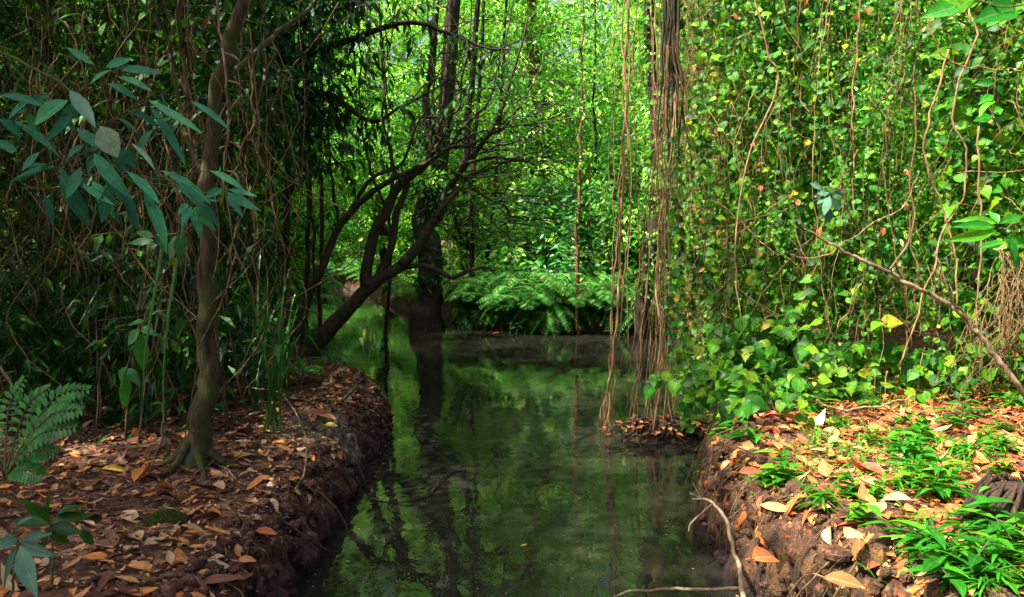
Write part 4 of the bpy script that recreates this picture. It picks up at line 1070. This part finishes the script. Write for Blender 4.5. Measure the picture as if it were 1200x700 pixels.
# creeping heart-leaf plants over the lip of the sunlit bank
for k in range(46):
    px, py = (rng.uniform(840, 990), rng.uniform(410, 500)) if k < 26 else (rng.uniform(930, 1130), rng.uniform(425, 475))
    p = atz(px, py, .5) if py > 440 else at(px, py, 5.6)
    if p[1] > 6.4: p = at(px, py, 6.2)
    tt = Thing('ground_creeper', 'heart-leaved creeper sprawling over the lip of the sunlit bank', 'climber', p, 'creepers sprawling over the bank lip'); ms = MB(); ml = MB()
    for j in range(3):
        e = p + [rng.normal() * .25 - .05, rng.normal() * .2, rng.uniform(.0, .35)]
        C = tube(ms, [p, (p + e) / 2 + [0, 0, .1], e], (.003, .002), 14, 4, wob=.03, seed=k)
        sprig(ml, C, rng.choice([.06, .08, .1]), .9, .05, 'heart', .05, up=(-.3, -.6, .8), down=.5, jitter=.5)
    tt.part('stem', ms, B['stem']); tt.part('foliage', ml, G['ivy'])

# fine grass and sprouts between the leaves
m1 = MB(); n = 3000
xy = land_xy(n * 2, 1.1, 4.0, 2.6, 6.6, .1); nn_ = fbm(np.column_stack([xy * 1.6, xy[:, 0] * 0]), 2, 91); xy = xy[nn_ > .10][:n]
p = gpos(xy); n = len(p); a = rng.uniform(0, 6.28, n)
leaves(m1, p, np.column_stack([np.cos(a) * .6, np.sin(a) * .6, np.ones(n)]), np.column_stack([-np.cos(a), -np.sin(a), np.ones(n) * .6]), rng.uniform(.03, .17, n), rng.uniform(.003, .013, n), 'mid', .2, .5)
tag(m1.build('grass', G['herb']), 'fine green grass and sprouts growing through the litter', 'grass', kind='stuff')

# --- shaded side plants
# broad-leaved bough reaching in
IT = [(110, 76, 80, 57, 9), (138, 80, 188, 84, 13), (124, 80, 152, 65, 10), (138, 90, 175, 98, 9), (130, 82, 104, 96, 9), (82, 106, 110, 143, 15, 'pale2'), (80, 118, 38, 144, 22), (82, 122, 84, 156, 21),
      (66, 196, 15, 214, 21), (98, 170, 78, 180, 13), (70, 205, 104, 264, 17), (100, 172, 122, 202, 13), (118, 148, 137, 184, 24, 'pale'), (154, 168, 186, 196, 13, 'pale'), (116, 200, 152, 238, 12),
      (174, 118, 236, 151, 11), (176, 124, 220, 182, 10), (108, 212, 132, 248, 14), (138, 175, 160, 195, 14), (148, 200, 188, 238, 12), (168, 226, 200, 286, 16), (190, 200, 250, 226, 12), (206, 212, 238, 240, 11),
      (0, 140, 26, 156, 14), (25, 150, 68, 172, 9), (120, 160, 98, 200, 17), (98, 215, 150, 250, 12), (84, 130, 60, 160, 10), (110, 180, 140, 222, 15), (60, 110, 10, 130, 12), (0, 112, 40, 108, 10), (150, 130, 190, 145, 10),
      (126, 98, 160, 112, 10), (95, 196, 78, 232, 13), (130, 215, 118, 262, 13), (-10, 165, 20, 178, 12), (150, 225, 160, 270, 12), (90, 150, 120, 175, 13)]
for it in list(IT[6:27]):
    dx, dy = rng.normal() * 26, rng.normal() * 16; f_ = rng.uniform(.45, .75)
    IT.append((it[0] + dx, it[1] + dy, it[0] + dx + (it[2] - it[0]) * f_ + rng.normal() * 9, it[1] + dy + (it[3] - it[1]) * f_ + rng.normal() * 9, it[4] * f_))
leaf_set('broadleaf_bough', 'bough of large drooping blue-green leaves reaching in over the shaded bank', 'plant', 2.5, IT, G['blue'], [(-60, 45), (0, 62), (40, 80), (80, 105), (110, 150), (130, 190), (160, 215)], 'oval', (.1, -.9, .7))
leaf_set('broadleaf_bough', 'lobed blue-green leaves hanging in front of the mossy trunk', 'plant', 3.2,
         [(222, 240, 205, 250, 11), (224, 242, 212, 264, 11), (228, 243, 234, 277, 12), (230, 242, 252, 270, 11), (230, 238, 262, 258, 11), (228, 234, 256, 236, 10), (266, 222, 300, 230, 10), (266, 226, 302, 246, 11), (264, 230, 286, 252, 10), (262, 222, 240, 232, 10)], G['blue'], [(180, 200), (225, 225), (266, 222)], 'lance', (.1, -.9, .7))
leaf_set('broadleaf_bough', 'small hanging cluster of soft green leaves above the dark soil', 'plant', 3.4,
         [(163, 385, 150, 405, 13), (164, 390, 168, 440, 16), (166, 384, 182, 392, 10), (150, 430, 132, 455, 14), (146, 436, 146, 482, 14), (150, 432, 162, 450, 11), (170, 376, 150, 380, 10)], G['darkfern'], [(180, 350), (165, 385), (148, 432)], 'lance', (.1, -.9, .7))
leaf_set('broadleaf_bough', 'lobed mid green leaves below the blue-green bough', 'plant', 3.3,
         [(180, 282, 150, 285, 10), (182, 284, 165, 300, 10), (208, 276, 214, 308, 12), (206, 276, 198, 305, 11), (212, 274, 222, 296, 9), (180, 278, 160, 272, 9), (184, 280, 196, 292, 9)], G['darkfern'], [(150, 250), (180, 278), (210, 272)], 'lance', (.1, -.9, .7))
# ferny plant at the edge
o = at(5, 560, 2.7); t = Thing('fern', 'feathery green plant arching at the edge of the dark thicket', 'fern', o); ml = MB(); ms = MB()
for (tx, ty, mx_, my) in [(108, 455, 60, 470), (100, 480, 55, 490), (92, 500, 45, 510), (60, 452, 30, 480), (70, 530, 35, 530), (30, 440, 10, 480), (85, 470, 40, 500), (-20, 460, -10, 500), (52, 560, 25, 550)]:
    dd = 2.7 + rng.normal() * .12; frond(ml, ms, [o, at(mx_, my, dd), at(tx, ty, dd)], .055, 15, .26, up=(.1, -.7, .8))
t.part('stalk', ms, B['stem']); t.part('fronds', ml, G['darkfern'], smooth=False)
# dark broad leaves low in the corner
leaf_set('broadleaf_plant', 'low plant with glossy grey-green pointed leaves in the dark corner', 'plant', 2.35,
         [(22, 636, 66, 652, 15), (24, 640, 40, 700, 20), (20, 640, 2, 690, 16), (22, 632, -10, 640, 14), (26, 634, 60, 625, 12), (18, 628, 22, 600, 11)], G['pale2'], [(10, 720), (16, 680), (22, 634)], 'lance', (0, -.9, .7))
leaf_set('broadleaf_plant', 'dark green low plant between the corner plant and the litter', 'plant', 2.6,
         [(60, 612, 100, 600, 15), (60, 616, 96, 625, 15), (58, 610, 30, 590, 14), (62, 614, 80, 650, 14), (56, 608, 62, 575, 14), (56, 614, 14, 612, 14), (64, 606, 90, 585, 12), (58, 618, 50, 650, 12), (90, 622, 118, 640, 12)], G['dark'], [(60, 690), (62, 650), (60, 612)], 'lance', (0, -.9, .7))

# strap-leaved sedges
def sedge(loc, n, h, label, name='sedge', group=None, spread=.35, w=.014, mat='strap'):
    loc = np.asarray(loc, float); t = Thing(name, label, 'plant', loc, group)
    for k in range(n):
        m = MB(); a = rng.uniform(0, 6.28); l = h * rng.uniform(.6, 1.15); sp_ = spread * rng.uniform(.3, 1.2)
        P = smooth_path([loc + rng.normal(size=3) * [.04, .04, 0], loc + [math.cos(a) * sp_ * .3, math.sin(a) * sp_ * .3, l * .55], loc + [math.cos(a) * sp_ * .7, math.sin(a) * sp_ * .7, l * .85], loc + [math.cos(a) * sp_ * 1.2, math.sin(a) * sp_ * 1.2, l * rng.uniform(.55, .95)]], 14)
        T = nz(np.gradient(P, axis=0)); sd = nz(np.cross(T, [math.cos(a), math.sin(a), .3])); ww = w * np.sin(np.pi * (.2 + .79 * np.linspace(0, 1, 14))) [:, None]
        Vv = np.stack([P - sd * ww / 2, P + np.cross(sd, T) * ww * .15, P + sd * ww / 2], 1).reshape(-1, 3); I = np.arange(42).reshape(14, 3)
        A = np.zeros((42, 4)); A[:, 0] = rng.random(); A[:, 1] = np.tile([0, .5, 1], 14); A[:, 2] = np.repeat(np.linspace(0, 1, 14), 3); A[:, 3] = 1
        m.add(Vv, np.stack([I[:-1, :-1], I[:-1, 1:], I[1:, 1:], I[1:, :-1]], -1).reshape(-1, 4), A)
        t.part('leaf', m, G[mat])
    return t.o
def gp(px, py, z0=.4):
    z = z0
    for _ in range(6): p = atz(px, py, z); z = float(hgt(p[0:1], p[1:2])[0])
    return np.array([p[0], p[1], z])
sedge(gp(322, 512), 16, 1.05, 'tall strap-leaved sedge growing near the bank edge beyond the looped twig', spread=.3)
sedge(gp(300, 480), 14, 1.2, 'strap-leaved sedge right behind the mossy trunk', spread=.5)
sedge(gp(330, 470), 10, .9, 'smaller strap-leaved sedge near the fern frond at the water', spread=.35)
sedge(gp(175, 500), 14, 1.1, 'strap-leaved sedge in the dark before the cane thicket', spread=.5)
sedge(gp(120, 480), 12, 1.2, 'arching strap-leaved sedge deep in the dark thicket', spread=.6)
# straps hanging down from the boughs
for (x0, y0, x1, y1, lab) in [(196, 380, 204, 590, 'single long strap leaf hanging before the soil left of the mossy trunk'), (172, 400, 166, 500, 'short strap leaf hanging in the dark thicket')]:
    m = MB(); P = smooth_path(pts(3.3, (x0 + 20, y0 - 120), (x0, y0), (x0 - 4, (y0 + y1) / 2), (x1, y1)), 16); T = nz(np.gradient(P, axis=0)); sd = nz(np.cross(T, [0.2, 1, .1])); ww = .016 * np.linspace(1, .1, 16)[:, None]
    I = np.arange(48).reshape(16, 3); m.add(np.stack([P - sd * ww / 2, P + [0, -.003, 0], P + sd * ww / 2], 1).reshape(-1, 3), np.stack([I[:-1, :-1], I[:-1, 1:], I[1:, 1:], I[1:, :-1]], -1).reshape(-1, 4))
    single('strap_leaf', m, G['strap'], lab, 'leaf', P[0])
# fern frond at the bank tip
fern(gp(352, 452) + [0, 0, .05], 9, .42, G['darkfern'], 'small green fern arching out over the water at the bank tip', None, .1, elev=(.4, .9))

# thicket of canes on the shaded side
for k in range(170):
    xy = land_xy(1, -7.5, -1.75, 4.6, 10.5, .3)[0]
    if xy[0] / xy[1] > -.28: xy[0] = -.3 * xy[1] - rng.random() * .8
    b = gpos([xy])[0]; h = rng.uniform(2.4, 5.2); a = rng.uniform(0, 6.28); ln = rng.uniform(.05, .7)
    tt_ = b + [math.cos(a) * ln, math.sin(a) * ln, h]
    m = MB(); r = rng.choice([.004, .007, .013], p=[.5, .38, .12])
    P = [b - [0, 0, .03], b + (tt_ - b) * .35 + [rng.normal() * .1, rng.normal() * .1, 0], b + (tt_ - b) * .7 + [rng.normal() * .15, rng.normal() * .15, 0], tt_]
    C = tube(m, P, (r * 1.1, r, r * .5), 26, 5, wob=.035, bark=.1, seed=k)
    if k % 3 == 0:
        t = Thing('cane', 'leafy thin cane in the dark thicket behind the shaded bank', 'plant', b, 'leafy canes of the dark thicket'); ml = MB()
        for j in range(14):
            s = C[rng.integers(6, 26)]; e = s + rng.normal(size=3) * [.25, .25, .15]; c2 = tube(m, [s, (s + e) / 2 + [0, 0, .04], e], (.003, .002), 7, 4); sprig(ml, c2, .13, .28, .045, 'mid', .1, down=.5)
        t.part('stem', m, B['cane']); t.part('foliage', ml, G['dark'], smooth=False)
    else:
        single('cane', m, B['cane' if k % 2 else 'root'], 'bare thin cane in the dark thicket behind the shaded bank', 'plant', b, 'bare canes of the dark thicket')
# leaning and looping dry vines in the thicket
for k in range(94):
    d = rng.uniform(3.8, 7) if k < 80 else rng.uniform(3.5, 4.3); x = rng.uniform(-40, 330) if k < 80 else rng.uniform(150, 330); y = rng.uniform(-60, 200)
    P = pts(d, (x, y), (x + rng.normal() * 20, y + 90), (x + rng.normal() * 32, y + 190), (x + rng.normal() * 45, y + 300)); m = MB(); r = rng.choice([.002, .003, .0045])
    tube(m, P, (r, r * .8), 36, 5, wob=.03, seed=k)
    single('dry_vine', m, B['root' if k % 4 == 0 else 'cane'], 'dry brown vine tangled through the dark thicket', 'vine', P[0], 'dry vines of the dark thicket')
# dark leafy filling in the thicket
m1 = MB()
for k in range(720):
    d = rng.uniform(4.6, 9.5); c = at(rng.uniform(-120, 320), rng.uniform(-80, 420), d)
    if c[2] < .5 or c[0] > -1.5: continue
    if fbm(np.array([c * .8]), 2, 17)[0] > .18: continue
    s = rng.uniform(.15, .4); clump(m1, c, (s, s, s * .6), 30, .12, .32, (0, -.3, 1), .5)
for k in range(190):
    xy = land_xy(1, -5, -1.75, 4.9, 7.6, .35)[0]
    if xy[0] / xy[1] > -.30: continue
    b = gpos([xy])[0]; clump(m1, b + [0, 0, rng.uniform(.05, .7)], (.22, .22, .18), 26, .12, .28, (0, -.4, 1), .3)
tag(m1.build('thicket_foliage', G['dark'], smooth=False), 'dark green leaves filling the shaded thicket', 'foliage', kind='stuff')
m1 = MB()
for k in range(380):
    d = rng.uniform(4.2, 9); c = at(rng.uniform(-120, 330), rng.uniform(-80, 400), d)
    if c[2] < .4 or c[0] > -1.4: continue
    e = c + nz(rng.normal(size=3) * [1, .7, 1.3]) * rng.uniform(.3, 1.1)
    tube(m1, [c, (c + e) / 2 + rng.normal(size=3) * .09, e], (rng.uniform(.0015, .0045), .001), 9, 4, wob=.05, seed=k)
tag(m1.build('twigs', B['cane']), 'tangle of dry brown twigs filling the dark thicket', 'twigs', kind='stuff')
m1 = MB(); m2 = MB()
for k in range(1700):
    w = wall_pt(rng.uniform(.05, 1)); x, y = w + np.array([.75, .6]) * rng.uniform(-.65, .2); zz = rng.uniform(.6, 4.6); c = np.array([x, y, zz])
    e = c + nz(rng.normal(size=3) * [.6, .4, 1.3]) * rng.uniform(.15, .8)
    tube(m1 if k % 2 else m2, [c, (c + e) / 2 + rng.normal(size=3) * .06, e], (rng.uniform(.0012, .0035), .001), 9, 4, wob=.05, seed=k)
tag(m1.build('twigs', B['tan']), 'tangle of fine tan twigs woven through the climber wall', 'twigs', kind='stuff')
m3 = MB(); n = 420; uu = rng.uniform(.05, 1, n)
pp = np.array([list(wall_pt(u) + np.array([.75, .6]) * rng.uniform(-.5, .1)) + [rng.uniform(.6, 4.4)] for u in uu])
leaves(m3, pp, rdir(n) + [0, 0, -1.2], FACE + rdir(n) * .6, rng.uniform(.03, .09, n), rng.uniform(.02, .045, n), 'oval', rng.normal(.5, .3, n), rng.normal(.3, .2, n))
tag(m3.build('dead_leaves', G['orange']), 'withered orange leaves caught among the climbers', 'leaf litter', kind='stuff')
tag(m2.build('twigs', B['root']), 'tangle of fine brown twigs woven through the climber wall', 'twigs', kind='stuff')
# curling dry tendril beside the mossy trunk
P = pts(4.1, (252, -30), (257, 30), (262, 60), (266, 100), (268, 150), (263, 200), (260, 240)); m = MB()
C = tube(m, P, (.006, .006, .004), 60, 6, wob=.01)
for j, (bx, by, cx, cy, ex, ey) in enumerate([(262, 62, 274, 66, 286, 78), (266, 95, 278, 98, 286, 106), (268, 130, 284, 112, 276, 126), (266, 165, 280, 172, 286, 188), (264, 200, 276, 204, 283, 220), (266, 120, 258, 140, 270, 150)]):
    tube(m, pts(4.1, (bx, by), (cx, cy), (ex, ey)), (.003, .008, .001), 12, 5)
for (bx, by, ex, ey) in [(246, 18, 236, 36), (238, 52, 240, 78), (214, 88, 218, 110)]:
    leaves(m, [at(bx, by, 4.1)], [at(ex, ey, 4.1) - at(bx, by, 4.1)], [(.3, -1, .2)], .1, .025, 'lance', .5, .3)
single('dry_vine', m, B['pale'], 'pale dry vine with curled tendrils hanging beside the mossy trunk', 'vine', P[0])

# unseen trees added out of frame so their crowns shade bank and thicket
for (x, y, cx, cy, cz, rx, ry, lab) in [(-4.6, .8, -4.3, 1.3, 5.4, 2.3, 2.0, 'unseen tree added beside the viewpoint to shade the litter bank'), (-7.6, 4.2, -6.6, 4.2, 5.6, 2.3, 2.6, 'unseen tree added beyond the canes to shade the thicket'), (-6.9, 8.6, -5.2, 7.6, 6.2, 2.8, 2.6, 'unseen tall tree added by the cane thicket to darken it')]:
    b = gpos([(x, y)])[0]; t = Thing('tree', lab, 'tree', b); mt = MB(); mc = MB(); tp = np.array([cx, cy, cz])
    tube(mt, [b, (b + tp) / 2 + [.2, 0, 0], tp], (.14, .11, .06), 20, 9, wob=.08, bark=.2)
    cc = crown(mc, tp, (rx, ry, 1.2), 125, 100, .14, .5, 3, hollow=.1); limbs(mt, b, tp, cc, .08, 16)
    t.part('trunk', mt, B['dark']); t.part('crown', mc, G['dark'], smooth=False)

# twigs and roots on the shaded bank
def ground_path(pp, dz=.02, z0=.38):
    out = []
    for q_ in pp:
        g_ = gp(q_[0], q_[1] , z0); out.append(g_ + [0, 0, dz + (q_[2] if len(q_) > 2 else 0)])
    return np.array(out)
for pp, r, lab, mt_ in [
    ([(268, 470, .10), (300, 484, .16), (335, 505, .2), (358, 540, .12), (358, 565, .04), (340, 582, 0), (315, 583, 0), (285, 570, 0), (262, 552, 0), (240, 538, 0)], .0055, 'long thin twig looped on the shaded bank near the red edge', 'pale'),
    ([(105, 686), (130, 680), (165, 686), (200, 682), (235, 684), (262, 672)], .013, 'sinuous tree root lying along the front of the shaded bank', 'cane'),
    ([(262, 610), (285, 607), (303, 612)], .006, 'short pale stick on the bank inside the twig loop', 'tan'),
    ([(335, 585, 0), (338, 600, .01), (350, 620, .0)], .004, 'bent twig near the twig loop by the red edge', 'cane'),
    ([(375, 470), (400, 474), (428, 476), (440, 478)], .014, 'weathered stick lying across the tip of the shaded bank', 'brown')]:
    P = ground_path(pp); m = MB(); tube(m, P, (r, r * .9, r * .6), 50 if len(P) > 3 else 12, 6, wob=.015 if len(P) > 3 else .004, bark=.2); single('fallen_twig', m, B[mt_], lab, 'twig', P[0])
P = pts(3.4, (190, 475), (192, 490), (188, 520), (178, 545)); m = MB(); tube(m, P, (.005, .004), 24, 5, wob=.01); single('fallen_twig', m, B['pale'], 'pale upright twig leaning left of the mossy trunk base', 'twig', P[0])
P = pts(3.2, (-10, 415), (10, 445), (28, 478)); m = MB(); tube(m, P, (.006, .005), 16, 5, wob=.01); single('fallen_twig', m, B['pale'], 'pale stick slanting at the edge of the dark thicket', 'twig', P[0])
# moss cushion
c = gp(195, 615); m = MB(); n = 2200; a = rng.uniform(0, 6.28, n); q_ = np.sqrt(rng.random(n))
px_ = c + np.column_stack([np.cos(a) * q_ * .105, np.sin(a) * q_ * .085, .06 * (1 - q_ ** 2)])
leaves(m, px_, nz(rdir(n) * .7 + [0, 0, 1]), rdir(n), .014, .006, 'far', .2, .2)
G['moss'] = mat_leaf('moss', [(0, (.03, .05, .008)), (1, (.11, .14, .02))], .2, 1.4, .7)
single('moss_cushion', m, G['moss'], 'round olive moss cushion on the soil of the shaded bank', 'moss', c)

# twigs at the sunlit bank's foot and in the water
P = np.array([atz(872, 702, .22), at(862, 650, 3.6), at(848, 606, 3.75), at(832, 588, 3.85), at(812, 584, 3.9)]); m = MB()
tube(m, P, (.011, .010, .009, .007, .005), 44, 8, wob=.012, bark=.15, seed=5)
tube(m, pts(3.85, (836, 590), (818, 605), (806, 622, 3.8)), (.007, .004), 14, 6, wob=.01); tube(m, pts(3.9, (822, 586), (816, 574), (812, 566)), (.005, .003), 10, 5)
tube(m, pts(3.86, (834, 590), (822, 584), (808, 578)), (.004, .002), 10, 5)
single('dead_branch', m, B['pale'], 'pale forked branch leaning on the bank foot over the water', 'branch', P[0])
P = np.array([atz(718, 700, .02), atz(740, 693, .05), atz(790, 691, .1), atz(868, 690, .17)]); m = MB(); tube(m, P, (.004, .007, .008), 30, 7, wob=.008)
single('dead_branch', m, B['pale'], 'pale straight stick lying flat over the water at the bottom', 'branch', P[0])
P = np.array([atz(430, 586, .0), atz(478, 588, .012), atz(505, 576, .015), atz(530, 552, .015), atz(560, 550, .012), atz(578, 543, .01)]); m = MB(); tube(m, P, (.003, .0055, .005, .002), 40, 6, wob=.02)
single('dead_branch', m, B['dark'], 'thin dark crooked branch floating mid-stream', 'branch', P[0])
# floating leaves
for (px, py, mt_, lab) in [(577, 391, 'orange', 'pink leaf caught at the waterline below the ferns'), (456, 405, 'litter', 'brown leaf floating left of the far bank reflection'), (610, 640, 'yellow', 'tiny yellow leaf floating in mid-stream'), (478, 655, 'litter', 'small pale leaf floating near the shaded bank'), (558, 600, 'litter', 'tiny pale leaf floating near the crooked branch')]:
    p = atz(px, py, .006); m = MB(); l = 9 / F * p[1] ; leaves(m, [p], [(1, .4, .05)], [(0, 0, 1)], l, l * .5, 'oval', .2, -.1); single('floating_leaf', m, G[mt_], lab, 'leaf', p, 'leaves floating on the stream')
# specks drifting on the water
m = MB(); n = 900; xy = np.column_stack([rng.uniform(-3, 3, n * 3), rng.uniform(3.4, 15, n * 3)]); xy = xy[sdf(xy[:, 0], xy[:, 1]) < -.05][:n]; n = len(xy)
leaves(m, np.column_stack([xy, np.full(n, .004)]), rdir(n) * [1, 1, .02], [(0, 0, 1)] * n, rng.uniform(.006, .02, n), rng.uniform(.004, .01, n), 'far', 0, 0)
tag(m.build('floating_debris', G['litter'], smooth=False), 'tiny specks of debris drifting on the stream', 'debris', kind='stuff')
# small leaves and scum gathered along the edges
m = MB(); xy = np.column_stack([rng.uniform(-3, 3, 9000), rng.uniform(2.8, 14, 9000)]); sd_ = sdf(xy[:, 0], xy[:, 1]); xy = xy[(sd_ < -.03) & (sd_ > -.03 - .22 * rng.random(9000) ** 2)]; n = len(xy)
leaves(m, np.column_stack([xy, np.full(n, .005)]), rdir(n) * [1, 1, .02], np.tile((0, 0, 1.), (n, 1)), rng.uniform(.008, .04, n), rng.uniform(.005, .02, n), 'far', .1, 0)
tag(m.build('floating_litter', G['litter'], smooth=False), 'small drowned leaves and scum gathered along the stream edges', 'leaf litter', kind='stuff')
# rotten stump
c = gp(1190, 622, .5); t = Thing('tree_stump', 'dark ribbed rotten stump beside the herbs on the sunlit bank', 'stump', c); m = MB()
for k in range(46):
    a = k / 46 * 6.28; r0 = .12 + rng.normal() * .008
    tube(m, [c + [math.cos(a) * (r0 + .09), math.sin(a) * (r0 + .09), -.03], c + [math.cos(a) * (r0 + .02), math.sin(a) * (r0 + .02), .1], c + [math.cos(a + .2) * r0 * .7, math.sin(a + .2) * r0 * .7, .17 + rng.random() * .04]], (.013, .011, .006), 12, 5, wob=.008, seed=k)
tube(m, [c - [0, 0, .05], c + [0, 0, .08], c + [0, 0, .17]], (.15, .12, .07), 10, 16, bark=.2)
t.part('wood', m, B['wood'])

# ------------------------------------------------------------------ light, sky, camera
SUN_EL, SUN_FROM = 57., (-.80, -.40)     # sun stands high behind the camera, to the left
w = bpy.data.worlds.new('World'); scene.world = w; w.use_nodes = True
nt = w.node_tree; nt.nodes.clear()
sky = nt.nodes.new('ShaderNodeTexSky'); sky.sky_type = 'NISHITA'; sky.sun_disc = False
az = math.atan2(SUN_FROM[0], SUN_FROM[1])
sky.sun_elevation = R(SUN_EL); sky.sun_rotation = az
sky.air_density = .7; sky.dust_density = 9.; sky.ozone_density = 1.
bg = nt.nodes.new('ShaderNodeBackground'); bg.inputs[1].default_value = .10
out = nt.nodes.new('ShaderNodeOutputWorld'); nt.links.new(sky.outputs[0], bg.inputs[0]); nt.links.new(bg.outputs[0], out.inputs[0])
sl = bpy.data.lights.new('sun', 'SUN'); sl.energy = 5.0; sl.angle = R(.6); sl.color = (1, .93, .78)
so = bpy.data.objects.new('sun', sl); COL.objects.link(so)
from mathutils import Vector
n_ = math.hypot(*SUN_FROM); src = Vector((SUN_FROM[0] / n_ * math.cos(R(SUN_EL)), SUN_FROM[1] / n_ * math.cos(R(SUN_EL)), math.sin(R(SUN_EL))))
so.rotation_euler = src.to_track_quat('Z', 'Y').to_euler(); so.location = (0, 0, 12)

cam = bpy.data.cameras.new('camera'); co = bpy.data.objects.new('camera', cam); COL.objects.link(co)
co.location = (0, 0, HC); co.rotation_euler = (math.pi / 2 - PITCH, 0, 0)
cam.sensor_width = 36; cam.lens = 36 * F / 1200; cam.clip_start = .05; cam.clip_end = 1000
scene.camera = co
scene.view_settings.view_transform = 'Standard'; scene.view_settings.look = 'None'; scene.view_settings.gamma = 1
scene.view_settings.exposure = 1.76
cy = scene.cycles
cy.max_bounces = 8; cy.diffuse_bounces = 3; cy.glossy_bounces = 3; cy.transmission_bounces = 5; cy.transparent_max_bounces = 4
cy.caustics_reflective = False; cy.caustics_refractive = False
cy.use_denoising = True; cy.denoiser = 'OPENIMAGEDENOISE'; cy.denoising_input_passes = 'RGB_ALBEDO_NORMAL'; cy.denoising_prefilter = 'ACCURATE'
cy.sample_clamp_indirect = 6
